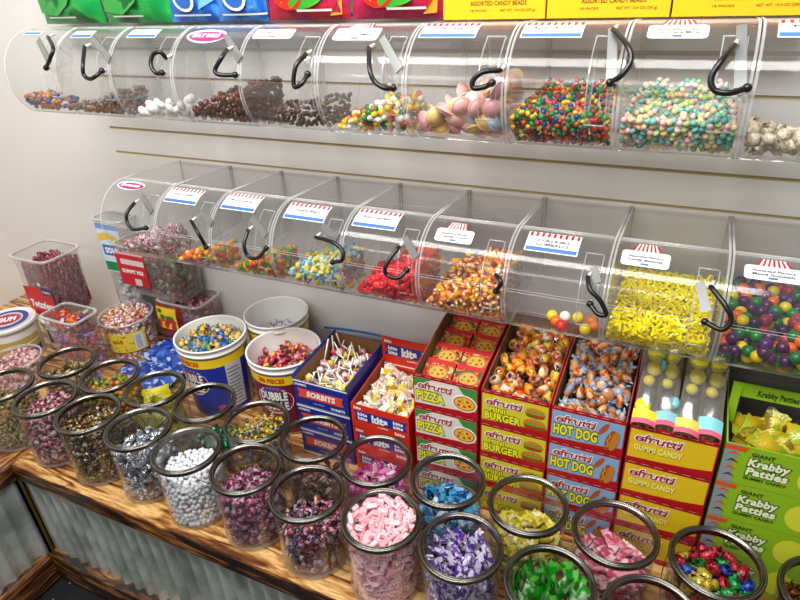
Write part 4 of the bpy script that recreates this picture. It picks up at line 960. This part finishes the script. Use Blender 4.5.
# ------------------------------------------------------------------ sweets in the jars
DYE = .84
def deeper(h): return '#' + ''.join('%02x' % int(int(h[i:i + 2], 16) * DYE) for i in (1, 3, 5))
def M(*c, **k): return mottled([deeper(h) for h in c], **k)
def in_jar(k, s, m, protos, name, label, what, cap=105, amp=.012, gx=0, gy=0, **kw):
    x, y, lv, _ = JARS[k]
    reg = Cyl(x, y, .0765, .006, heap(lv, x, y, amp, .05, gx, gy, .002, x * 40))
    return fill(reg, s, m, protos, name, label, 'candy', 'candies in the jar of ' + what, ('loose_' + name + '_heap', 'heap of %s deeper in their jar' % what), cap, seed=ord(k) * 3 + 1, occ=JR[k], **kw)
FO = dict(rough=.22, metal=.75, bump=.5)
in_jar('A', .026, .010, [P_twist(.034, .010, M('#b08a52', '#6b3f1c', '#d9c49a', scale=90)), P_twist(.032, .010, M('#8d6a34', '#c9b282', '#5c3216', scale=90)), P_twist(.034, .009, M('#d8c8a0', '#a08048'))], 'butterscotch_candy', 'beige and brown wrapped candy in the jar beside the pink tub', 'beige and brown wrapped sweets', cap=60)
in_jar('B', .019, .008, [P_ball(.009, plain('#a8561e', .3)), P_ball(.009, plain('#8a3a16', .3)), P_twist(.026, .008, M('#8fae2a', '#4f7a1c', '#c8c23a')), P_ball(.009, plain('#c07a2a', .3))], 'orange_drop', 'small orange-brown or green drop in the jar behind the gold and black sweets', 'orange and green drops', cap=80)
in_jar('C', .05, .020, [P_pillow(.075, .05, .022, M('#e8d818', '#f2e63a', '#c9b410', '#f6f0a0', scale=50, bump=.5), seed=i) for i in range(4)], 'yellow_foil_packet', 'large crumpled yellow packet in a steel-rimmed jar', 'yellow foil packets', cap=20, amp=.02)
in_jar('D', .026, .010, [P_twist(.034, .010, M('#0c6a44', '#1f9a6a', '#0a4a34', **FO)), P_twist(.034, .010, M('#2aa878', '#0e5c40', **FO))], 'green_foil_candy', 'emerald green foil candy at the bottom of its jar', 'green foil sweets', cap=40, gx=.1)
EW = [P_twist(.022, .0065, M(*c, scale=150)) for c in (('#e8c41c', '#f4dc4a', '#b8900c'), ('#e8c41c', '#3a6ac0'), ('#d84a2c', '#f0d040'), ('#3a8c44', '#e0c83a'), ('#3a4a90', '#d8c43c'), ('#e8d850', '#c03850'))]
in_jar('E', .0165, .0065, EW, 'tiny_wrapped_gum', 'tiny twist wrapped yellow or multicolour gum in the brimming jar', 'tiny yellow and rainbow gums', cap=170)
in_jar('F', .024, .010, [P_brick(.032, .014, .012, M('#5a1c22', '#8a5a50', '#2c1012')), P_brick(.032, .014, .012, M('#3c2016', '#b09880'))], 'dark_wrapped_roll', 'dark red wrapped roll on the bottom of the nearly empty jar', 'few dark red rolls', cap=40)
in_jar('G', .023, .009, [P_brick(.036, .018, .012, M(*c, scale=55, sharp=False)) for c in (('#e0569c', '#f08cc0', '#b8307c'), ('#e874ac', '#f8d8e6', '#c03a86'), ('#d8489a', '#a82a74'))], 'hot_pink_chew', 'hot pink wrapped chew in the jar before the red taffy cartons', 'hot pink chews', cap=100, amp=.02)
in_jar('H', .023, .009, [P_brick(.036, .018, .012, M(*c, scale=55, sharp=False)) for c in (('#2a8ccc', '#6cbce8', '#1a5c9c'), ('#3c9cd8', '#d0e8f4', '#1a6cb0'), ('#1c5ca8', '#4cacde'))], 'blue_wrapped_chew', 'sky blue wrapped chew in the jar before the pizza cartons', 'sky blue chews', cap=100, amp=.01)
in_jar('I', .026, .009, [P_brick(.054, .016, .009, M(*c, scale=55, sharp=False)) for c in (('#e8d424', '#f4ea5a', '#b89c10'), ('#e0cc20', '#fbf6c0', '#c8b418'))], 'yellow_wrapped_chew', 'yellow wrapped chew in the jar before the burger cartons', 'yellow chews', cap=90, mode='up', amp=.01)
in_jar('K', .027, .009, [P_brick(.058, .018, .009, M(*c, scale=50, sharp=False)) for c in (('#e87494', '#f4a4b8', '#d05070'), ('#e87a98', '#fbe0e6', '#c84a6c'))], 'rose_pink_chew', 'long rose pink chew in the jar before the yellow cartons', 'long rose pink chews', cap=90, mode='up', amp=.01)
LW = [P_twist(.042, .0125, M(a, b_, c, scale=80, rough=.3, metal=.35, bump=.5)) for a, b_, c in (('#c01828', '#e84050', '#8a0c1c'), ('#e8c820', '#f8ec70', '#b89410'), ('#128a3c', '#30b860', '#0a5a28'), ('#1c3cb0', '#4a74e0', '#122880'), ('#a01428', '#d02c40', '#600a18'))]
in_jar('L', .026, .011, LW, 'jewel_foil_candy', 'shiny red, yellow, green or blue foil candy in one jar', 'jewel coloured foil sweets', cap=110)
in_jar('M', .024, .009, [P_twist(.034, .010, M('#8a4a20', '#c08040', '#4a2410', **FO))], 'brown_foil_candy', 'brown foil candy in the jar at the picture edge', 'brown foil sweets', cap=40)
in_jar('a', .019, .0075, [P_gem(.0095, M('#7a7a34', '#a09a50', '#4c5222'), 3), P_gem(.0095, M('#8c8440', '#c8b870', '#5a5a20'), 4)], 'olive_candy', 'small olive green candy in the jar at the counter corner', 'olive sweets', cap=110)
in_jar('b', .021, .009, [P_twist(.030, .010, M(*c, scale=90, sharp=False, rough=.2)) for c in (('#b02838', '#d8808c', '#e8d0d2', '#8a1826'), ('#c03444', '#7a1a30', '#dcb8bc'), ('#a07888', '#c02c3c', '#dcdce0'))], 'strawberry_wrapped_candy', 'strawberry red clear-wrapped candy in its jar on the left', 'strawberry red sweets', cap=150)
in_jar('c', .019, .008, [P_twist(.026, .009, M(*c, scale=130, rough=.2, metal=.3)) for c in (('#a8803c', '#3a2614', '#dcc08a'), ('#2c1c12', '#8a6430', '#e0d8cc'), ('#b89048', '#54340f', '#1c120c'))], 'gold_black_candy', 'small gold and black wrapped candy in its jar', 'gold and black sweets', cap=190)
in_jar('d', .020, .0085, [P_kiss(.0115, M('#d4d8e4', '#f6f8fc', '#9aa0b4', rough=.18, metal=.85, bump=.6), i) for i in range(4)] + [P_kiss(.0115, M('#b8bccc', '#eceef4', rough=.2, metal=.8, bump=.5), 7)], 'silver_foil_candy', 'silver foil-wrapped chocolate in its jar', 'silver foil chocolates', cap=170)
in_jar('e', .0125, .0062, [P_ball(.0070, plain('#f2f3f2', .35)), P_ball(.0068, plain('#e9edf0', .35), .9), P_ball(.0070, plain('#e4e9ee', .35))], 'white_mint_ball', 'white round mint in the jar with the wire handle', 'white mints', cap=260)
in_jar('g', .021, .009, [P_twist(.028, .0105, M(*c, scale=90, sharp=False, rough=.2)) for c in (('#a83468', '#cc7ca0', '#6c1c40'), ('#b04878', '#dcb8c8', '#802850'), ('#983058', '#7a2c44', '#d0a8b8'))], 'magenta_hard_candy', 'magenta wrapped hard candy in its jar at the front edge', 'magenta hard sweets', cap=150)
in_jar('h', .024, .009, [P_stick(.034, .0075, M(*c, scale=90, rough=.2)) for c in (('#2a1424', '#c0304a', '#d8b0c0'), ('#7a2440', '#e8a0b8', '#1a0c14'), ('#b0382c', '#5a1c2c', '#e8c8c0'), ('#3a2a58', '#c8b0d8', '#181020'), ('#14100f', '#8a6c78'))] , 'dark_purple_roll', 'dark purple, black or red wrapped roll in its half full jar', 'dark purple and red rolls', cap=150)
def dots(b, a, w_, h_):
    for x, y in ((-.35, .2), (.3, .2)): b.box(a * x - .0014, a * x + .0014, w_ * y - .0014, w_ * y + .0014, h_ / 2, h_ / 2 + .0005, INK)
    b.box(-a * .9, a * .9, -w_ * .42, -w_ * .30, h_ / 2, h_ / 2 + .0004, plain('#d8707c', .4)); b.box(-.001, .001, -.001, .002, -h_ / 2 - .0005, -h_ / 2, INK)
in_jar('i', .0195, .008, [P_brick(.030, .016, .011, plain(c, .4), plain(e, .35), .28, dots) for c, e in (('#f2bcc4', '#f6d4d6'), ('#f4c8cc', '#e8a0ac'), ('#eeb0bc', '#f8dede'))], 'pale_pink_chew', 'pale pink chew with black dots in the heaped front jar', 'pale pink dotted chews', cap=220, amp=.006)
in_jar('j', .0235, .009, [P_brick(.044, .014, .010, M(*c, scale=90, sharp=False, rough=.2)) for c in (('#7a54b8', '#d8ccec', '#5a2c98'), ('#9a78cc', '#f0ecf6', '#6a3ca4'), ('#b04cb0', '#e8e0f2', '#5a4c9c'))], 'violet_twist_candy', 'violet and white twist wrapped candy in its jar', 'violet and white twists', cap=150)
in_jar('k', .030, .010, [P_pillow(.062, .024, .013, M(*c, scale=45, sharp=False, rough=.2), seed=i) for i, c in enumerate((('#3cc82c', '#78e05a', '#1c9a1c'), ('#54d840', '#d8f4cc', '#2aa824'), ('#2cb424', '#7ce060', '#128a1c')))], 'bright_green_chew', 'long bright green chew in its jar at the front edge', 'long bright green chews', cap=80, mode='stand', amp=.01)
in_jar('l', .026, .010, [P_brick(.044, .018, .012, M('#a02c3c', '#d8808c', '#6c1424')), P_brick(.044, .018, .012, M('#8a1c2c', '#c04c5c'))], 'dark_red_chew', 'dark red wrapped chew low in its jar', 'dark red chews', cap=60)

DYE = .94
# ------------------------------------------------------------------ sweets in the bins
def in_bin(code, s, m, protos, name, label, top, cap=150, **kw):
    row, i = code[0], int(code[1:]) - 1; a, c = (UB if row == 'U' else LB)[i]; cy, cz = (UY, UZ) if row == 'U' else (LY, LZ)
    reg = Bin(a + .007, c - .007, cy, cz, RR - .005, top(a, c, cy, cz), BACK.get(code))
    return fill(reg, s, m, protos, name, label, 'candy', 'candies in the bin of ' + kw.pop('what'), ('loose_' + name + '_heap', 'heap of %s deeper in the bin' % name.replace('_', ' ')), cap, seed=len(name) * 7 + i, **kw)
UBZ, LBZ = UZ - RR, LZ - RR
def slope(front, gy=.3, gx=0, mx=99, amp=0, ox=.5, noise=.003):
    """heap height above the bin's bottom, rising to the back"""
    def mk(a, c, cy, cz):
        z0 = cz - .087
        def f(x, y): return np.minimum(z0 + front + gy * (y - cy + RR) + gx * (x - (a + c) / 2) + amp * np.exp(-((x - a - (c - a) * ox) ** 2) / (2 * .05 ** 2)) + noise * (np.sin(x * 120) + np.cos(y * 100)), z0 + mx)
        return f
    return mk
C = lambda *h: [plain(x, .25) for x in h]
in_bin('U1', .0135, .007, [P_ball(.0075, m_, .8) for m_ in C('#c8743c', '#b8582c', '#2c4c9c', '#d08a48', '#3c7a54')], 'chocolate_button', 'blue, orange or green button candy in the bin at the row end', slope(.040, -.05, -.15, .05), 90, what='blue and orange buttons')
in_bin('U2', .0135, .007, [P_ball(.0075, m_, .8) for m_ in C('#9c7458', '#7a5c4c', '#8a8c98', '#a86c48', '#8a7c6c')], 'dull_mixed_button', 'dull brown or grey button candy in the second bin', slope(.045, .0, .30, .065), 90, what='dull mixed buttons')
in_bin('U3', .024, .011, [P_ball(.011, plain('#f0efeb', .4), .8, longer=1.3)], 'white_pillow_mint', 'white pillow mint in its bin', slope(.036, .05, .15, .06), 70, what='white pillow mints')
in_bin('U4', .0135, .0068, [P_ball(.0075, m_) for m_ in (plain('#5a2a14', .16, 0, .8), plain('#6e3a1e', .18), plain('#42200f', .15))], 'brown_chocolate_ball', 'glossy brown chocolate ball in its bin', slope(.052, .12, .28, .085), 240, what='chocolate balls')
in_bin('U5', .014, .0065, [P_gem(.008, plain('#4a322a', .5), 1), P_gem(.008, plain('#5e443a', .5), 2), P_gem(.007, plain('#33221c', .5), 3)], 'dark_brown_chip', 'dark brown chip in its bin', slope(.032, .10, .15, .06), 200, what='dark brown chips')
in_bin('U6', .0155, .007, [P_ball(.0078, m_, .75, longer=1.25) for m_ in C('#f0eee6', '#e8c418', '#f0d23a', '#2f7a34', '#f4f0e4', '#d8602c')], 'yellow_white_candy', 'yellow, white or green egg candy in its low heap', slope(.024, .08, .15, .075, .026, .65), 170, what='yellow white and green eggs')
in_bin('U7', .032, .013, [P_saucer(.020, plain(a, .5), plain(b_, .5)) for a, b_ in (('#eeb4ac', '#f0c0b8'), ('#e8a4a8', '#f0b8b4'), ('#e8c078', '#eccb90'), ('#b4c8d8', '#c4d2dc'), ('#eeb8a8', '#f0c8b0'))], 'wafer_saucer', 'pastel wafer saucer in its bin', slope(.065, .15, .40, .11), 120, what='pastel wafer saucers')
in_bin('U8', .0112, .0055, [P_ball(.0064, m_, .72) for m_ in C('#1a7a2c', '#cc4c14', '#dcb81c', '#a81824', '#1c3478', '#228a38', '#3c1c14', '#c85c1c')], 'rainbow_button', 'bright rainbow button candy in its bin', slope(.060, .04, .0, .078), 290, what='rainbow buttons', maxpts=2000)
in_bin('U9', .0122, .0060, [P_ball(.0070, m_, .75) for m_ in C('#5cb0a8', '#80c4ba', '#f0ccc0', '#f0cf98', '#bcd888', '#f0bcc6', '#78b8a0', '#f4dcb0')], 'pastel_mint_lentil', 'pastel mint lentil in its bin', slope(.064, .04, .0, .080), 290, what='pastel mint lentils')
in_bin('U10', .024, .010, [P_twist(.03, .010, M('#d8cdb4', '#e8e0cc', '#c8b890'))], 'cream_nougat', 'cream wrapped nougat in the last upper bin', slope(.04, -.05, -.1, .05), 60, what='cream nougats')
in_bin('L1', .024, .009, [P_twist(.03, .009, M(*c)) for c in (('#eee8ea', '#c84c70', '#f8f4f4'), ('#d86c88', '#f4f0f0', '#a02c50'))], 'pink_white_candy', 'pink and white wrapped candy in the bin at the row end', slope(.050, .05, .30, .075), 80, what='pink and white sweets')
in_bin('L2', .016, .0075, [P_ball(.0085, m_, .8) for m_ in C('#e88a1c', '#f0a82c', '#e8602c', '#7cb02c', '#d84428', '#f0c43c')], 'orange_green_chew', 'orange, red or green chew in the second lower bin', slope(.042, .0, .35, .065), 140, what='orange and green chews')
in_bin('L3', .0145, .007, [P_ball(.0078, m_) for m_ in C('#e87418', '#f0921c', '#58a428', '#e8b424', '#d8501c', '#3f8c24')], 'orange_fruit_ball', 'round orange, yellow or green fruit candy in the third lower bin', slope(.045, .0, .42, .07), 170, what='orange and green fruit balls')
in_bin('L4', .0175, .008, [P_gem(.010, m_, i) for i, m_ in enumerate(C('#8cbccc', '#a8ccd4', '#e8d03a', '#f0dc58', '#78b0c4', '#b8d4a8'))], 'blue_yellow_gummy', 'pale blue or yellow gummy in its bin', slope(.062, .10, .36, .095), 130, what='blue and yellow gummies')
in_bin('L5', .0165, .0065, [P_ball(.010, m_, .5, longer=1.2) for m_ in C('#d81c28', '#c8141f', '#e83038', '#e02430')], 'bright_red_candy', 'flat bright red candy in its bin', slope(.055, .15, .55, .105), 150, what='flat red sweets')
WC, OC, YC_ = plain('#f0e6c8', .35), plain('#e8741c', .3), plain('#f0b818', .3)
in_bin('L6', .0145, .0065, [P_corn(.0068, .019, (YC_, OC, WC)), P_corn(.0068, .019, (OC, YC_, WC)), P_corn(.0068, .018, (plain('#8a3c18', .3), OC, WC))], 'candy_corn', 'candy corn kernel in its bin', slope(.060, .15, .36, .11, .015, .7), 270, what='candy corn')
in_bin('L7', .029, .0125, [P_ball(.0128, m_, hi=True) for m_ in C('#d8202c', '#f0d41c', '#e87418', '#f2f0ec', '#e8447c', '#f0eee8')], 'small_gumball', 'gumball among the few left in their bin', slope(.0265, -.12, .25, .027, noise=0), 9, what='few gumballs', density=.8)
in_bin('L8', .0105, .0045, [P_bar(.0155, .0055, .0042, m_) for m_ in C('#f6e800', '#f0dc08', '#f8ee20', '#e8d408')], 'yellow_candy_stick', 'short bright yellow candy stick in its full bin', slope(.054, .0, 0, .058), 290, what='yellow sticks', maxpts=2200)
in_bin('L9', .0255, .0118, [P_ball(.0122, m_, hi=True) for m_ in C('#137a30', '#3c1c50', '#e0641c', '#4a1c48', '#e0c41c', '#34184a', '#0f6a2c', '#4c2260', '#a83048')], 'big_gumball', 'big glossy gumball in the full bin at the right end', slope(.052, .04, 0, .064), 150, what='big gumballs')

# ------------------------------------------------------------------ sweets in tubs and cartons
def in_cyl(x, y, r, z0, lv, s, m, protos, name, label, what, cap, amp=.01, cat='candy', **kw):
    return fill(Cyl(x, y, r, z0, heap(lv, x, y, amp, .06), taper=kw.pop('taper', 0)), s, m, protos, name, label, cat, 'candies in the ' + what, ('loose_' + name + '_heap', 'heap of %s deeper in the %s' % (name.replace('_', ' '), what)), cap, seed=len(name), **kw)
def in_crate(x, y, w_, d_, z0, lv, s, m, protos, name, label, what, cap, gy=0, gx=0, rz=0, **kw):
    return fill(Crate(x, y, w_, d_, z0, heap(lv, 0, 0, kw.pop('amp', .008), .06, gx, gy), rz), s, m, protos, name, label, 'candy', 'candies in the ' + what, ('loose_' + name + '_heap', 'heap of %s deeper in the %s' % (name.replace('_', ' '), what)), cap, seed=len(name) + 5, **kw)
in_cyl(.076, .125, .094, .12, .232, .022, .009, [P_twist(.032, .009, M(*c, scale=90)) for c in (('#2a6cb8', '#f0d02c'), ('#f0d02c', '#2a70b0', '#e8a880'), ('#e8a07c', '#f0d44c'), ('#2e9c54', '#2a5cb0', '#ecd03c'), ('#1f5cac', '#4c8cc8'))], 'yellow_blue_gum', 'yellow and blue wrapped gum in the blue-labelled tub', 'blue-labelled gum tub', 130, .006)
in_cyl(.330, .140, .095, .10, .205, .023, .0095, [P_twist(.034, .010, M(*c, scale=90)) for c in (('#c8203c', '#f0a0b0'), ('#3c7a3c', '#c82c48'), ('#e8748c', '#8a1c3c'), ('#5c2c5c', '#d83850', '#2f6a34'), ('#f0d03c', '#d84060'))], 'red_green_gum', 'red, pink or green wrapped gum in the maroon-labelled tub', 'maroon-labelled gum tub', 110, .0, density=1)
in_cyl(.202, .288, .086, .10, .195, .026, .010, [P_twist(.034, .010, M('#f0eef2', '#c8a8c8', '#ffffff')), P_twist(.034, .010, M('#e8e4ee', '#7a4c8c', '#f6f4f8'))], 'white_violet_gum', 'white and violet wrapped gum low in the back tub', 'back gum tub', 40, -.02)
in_crate(-.715, .215, .158, .128, .135, .300, .0165, .0075, [P_stick(.085, .0068, M(*c, scale=55, rough=.2)) for c in (('#6c1420', '#8a2c38', '#a85860'), ('#5c0e18', '#842430'), ('#7a1e2c', '#9c4c54', '#540c18'))], 'red_licorice_stick', 'wrapped red licorice stick standing in its square tub', 'licorice tub', 70, mode='stand', amp=0, maxpts=260)
in_cyl(-.425, .235, .085, .006, .148, .020, .0085, [P_twist(.030, .009, M(*c, scale=110)) for c in (('#f2efe8', '#c82c2c', '#ffffff'), ('#f6f4ee', '#e8b43c', '#c03030'), ('#f0ece6', '#d84c3c'))], 'white_red_candy', 'white and red wrapped candy in the yellow-labelled tub', 'yellow-labelled tub', 120, .015)
in_cyl(-.655, -.055, .077, .005, .08, .020, .0085, [P_twist(.030, .009, M(*c, scale=110)) for c in (('#e0a8a8', '#f0d4d0', '#c87878'), ('#d89898', '#f4e4e0'))], 'pale_rose_candy', 'pale rose wrapped candy in the open tub by the gold-banded tub', 'open tub by the gold-banded tub', 110, .012)
in_crate(-.495, .085, .135, .082, .01, .195, .028, .011, [P_pillow(.046, .032, .016, M(*c, scale=50, rough=.2), seed=i) for i, c in enumerate((('#6c2c9c', '#b08cd0', '#4a1c7a'), ('#a82038', '#e8542c', '#d8a02c'), ('#7a2c8c', '#c8386c', '#e0d8e8'), ('#c02830', '#e88c2c', '#8a142c')))], 'purple_chew_bag', 'small purple or red chew packet in the rectangular tub', 'rectangular tub', 40, amp=.02)
in_crate(-.195, .322, .165, .108, .008, .20, .024, .010, [P_twist(.034, .010, M(*c)) for c in (('#b86070', '#d8a0a8', '#8a2c40'), ('#c87884', '#e8c8cc'))], 'dusky_pink_candy', 'dusky pink wrapped candy in the tub against the wall', 'tub against the wall', 70)
in_crate(-.285, .322, .25, .105, .234, .365, .024, .010, [P_twist(.034, .010, M(*c)) for c in (('#4c5c34', '#8a2c34', '#2c3c20'), ('#8a2430', '#c85c64', '#3c4c2c'), ('#5c6c3c', '#a8b084'))], 'red_green_candy', 'dark red and green wrapped candy under the end bin', 'red-labelled tub', 70, gy=0, amp=.02)
in_crate(-.49, .350, .108, .055, .008, .40, .026, .011, [P_ball(.012, plain('#dcdcdc', .4)), P_ball(.012, plain('#c8ccd0', .4))], 'pale_grey_candy', 'pale grey candy in the tall canister', 'tall canister', 60, amp=0, maxpts=500)
def BOX(x0, x1, y0, y1, z0, z1):
    for o in OCC:
        if o[0] == 'b' and abs(o[1] - x0) < .02 and abs(o[2] - x1) < .02 and o[6] > z1: return o
def own(x, z):
    for o in OCC:
        if o[0] == 'b' and o[1] < x < o[2] and o[5] <= z <= o[6] + .01 and o[3] < .1: return o
W_ = dict(rough=.18)
in_crate((.962 + 1.114) / 2, .141, .142, .245, BH * 3 + .01, BH * 4 + .004, .028, .011, [P_twist(.044, .014, M(*c, scale=55, sharp=False, **W_), FILM, flat=.7) for c in (('#d0381c', '#f0a828', '#b81c18', '#f4cc50'), ('#c01c18', '#e87020', '#f0b838'), ('#f0b428', '#d8501c', '#e8d8b0'))], 'mini_burger_gummy', 'wrapped red and golden burger gummy in its open carton', 'open burger carton', 60, gy=.20, amp=.012, occ=own(1.04, BH * 3.5))
in_crate((1.118 + 1.269) / 2, .141, .14, .245, BH * 3 + .01, BH * 4 + .004, .027, .011, [P_twist(.046, .0115, M(*c, scale=50, sharp=False, **W_), plain('#a9c0d2', .2), flat=.7) for c in (('#d86c20', '#e89c50', '#a84414', '#e8b078'), ('#e07c28', '#b84818', '#f0b880'), ('#c85828', '#7898b8', '#e09048'))], 'hot_dog_gummy', 'wrapped orange hot dog gummy in its open carton', 'open hot dog carton', 55, gy=.20, amp=.014, occ=own(1.19, BH * 3.5))
in_crate((KX[0] + KX[1]) / 2, .117, .15, .18, .155, .205, .024, .0095, [P_brick(.034, .018, .013, M(*c, scale=80), plain('#e8e4da', .3)) for c in (('#f0c818', '#f8e470', '#d8a010'), ('#f0ece0', '#e8d8c0', '#c8a890'), ('#f2d028', '#f6f2e4'), ('#eee8dc', '#d8a8a0'))], 'yellow_white_taffy', 'yellow or white wrapped taffy in the open red carton', 'open red taffy carton', 70, gy=.08, amp=.012, occ=own(.69, .2))
in_crate(.522, .137, .152, .21, .175, .222, .027, .012, [P_lolly(.0125, M(*c, scale=80), WHITE) for c in (('#f0ece4', '#d8d0c8', '#b8a8a0'), ('#c81c34', '#e85c6c'), ('#f0cc1c', '#f8e46c'), ('#eeeae4', '#e8e0d8'), ('#a8243c', '#e0a0a8'))], 'wrapped_lollipop', 'wrapped lollipop with white stick in the open blue carton', 'open blue lollipop carton', 55, gy=.06, occ=own(.52, .24))
in_crate(1.572, .085, .235, .12, .30, .362, .036, .013, [P_pillow(.062, .045, .024, M(*c, scale=40, sharp=False, **W_), seed=i) for i, c in enumerate((('#d8c81c', '#a8a81c', '#e8dc5c', '#8a7414'), ('#e0d02c', '#c8a81c', '#a8b82c')))], 'giant_gummy_packet', 'yellow-green wrapped giant gummy in the lime green carton', 'open lime green carton', 40, gy=-.05, occ=own(1.57, .37))
# flat pizza packets in two columns
PZ = [M('#b82418', '#c87a34', '#8a2c18', '#d8b070', scale=70, rough=.25), M('#c83420', '#d8903c', '#7a2414', '#2f6a2c', scale=70, rough=.25)]
for i in range(4):
    for j in range(2):
        b = MB(); b.box(-.036, .036, -.007, .007, 0, .066, PZ[(i + j) % 2]); b.box(-.036, .036, -.0074, .0074, .054, .066, plain('#b81c20', .35)); b.box(-.036, .036, -.0074, .0074, 0, .009, (plain('#2f7a34', .35), plain('#b81c20', .35))[(i + j) % 2])
        b.mapped(ell(0, .031, .025, .019, 16), lambda u, v: (u, -.0076, v), plain('#a8642c', .35)); b.mapped(ell(0, .031, .021, .0155, 16), lambda u, v: (u, -.0079, v), plain('#d89a38', .35))
        for a, c in ((-.010, .035), (.006, .038), (.002, .026), (.013, .030), (-.013, .026)): b.mapped(ell(a, c, .0035, .0035, 8), lambda u, v: (u, -.0082, v), (RED_, GRN, RED_)[int(abs(a) * 1000) % 3])
        o = b.build('pizza_gummy_packet', None, (.840 + .075 * j, .036 + .058 * i, BH * 3 + .050 + .008 * i)); o.rotation_euler = (-1.12, 0, rnd.uniform(-.05, .05))
        tag(o, 'flat red, green and cream pizza gummy packet in the open carton', 'candy packet', 'packets in the open pizza carton')
# big wrapped gummies standing in the yellow carton
for i, (dx, tint, lb) in enumerate(((-.058, '#e8d83c', 'clear pack of yellow and blue gummies with yellow foot, first from the hot dog carton'), (-.020, '#88c4d8', 'clear pack of yellow gummies with light blue foot in the yellow carton'), (.018, '#e8d060', 'clear pack of yellow gummies with yellow and pink foot in the yellow carton'), (.056, '#8cd0dc', 'clear pack of yellow gummies with wide blue and pink foot beside the lime carton'))):
    t = thing('gummy_pack', lb, 'candy packet', (1.355 + dx * 1.02, .012 + .008 * (i % 2), BH * 4 + .006), 0, 'packs standing in the yellow carton', (-1.13 - .06 * (i % 2), (i - 1.5) * .03 + (.06, -.08, .07, 0)[i]))
    SM = clear('smoky_film', tint=(.80, .76, .68), haze=.10, edge=.4, base=.10, rough=.18)
    q = P_pillow(.205, .046, .026, SM, seed=i, nu=14, nv=6); q.v = [(y, z, x + .10) for x, y, z in q.v]; q.build('wrapper', t)
    v, f = ICO2; ym = plain('#ece018', .35)
    def blob(parts, m_):
        g = MB()
        for sx_, x, z in parts: g.add(v * np.array(sx_) + np.array([x, 0, z]), f, m_, True)
        g.build('gummy', t)
    blob([((.019, .012, .021), 0, .168)], ym); blob([((.016, .012, .019), .002, .130)], ym); blob([((.012, .010, .012), -.004, .098)], ym)
    if i == 0: blob([((.016, .008, .018), -.006, .040)], ym)
    if i < 2: blob([((.012, .009, .016), .012, .140 - .085 * i)], plain('#7cc4cc', .3))
    h_ = MB(); h_.grid(lambda u, w2: ((u - .5) * .045, -.010 * math.sin(PI * u) - .004, .000 + w2 * (.026 + .008 * (i == 3))), 6, 2, plain(tint, .35)); h_.grid(lambda u, w2: ((u - .5) * .045, -.010 * math.sin(PI * u) - .0052, -.006 + w2 * .011), 6, 1, plain('#e0607c', .35)); h_.build('printed_foot', t)
print('individual sweets', TOTAL[0], 'objects', len(bpy.data.objects))
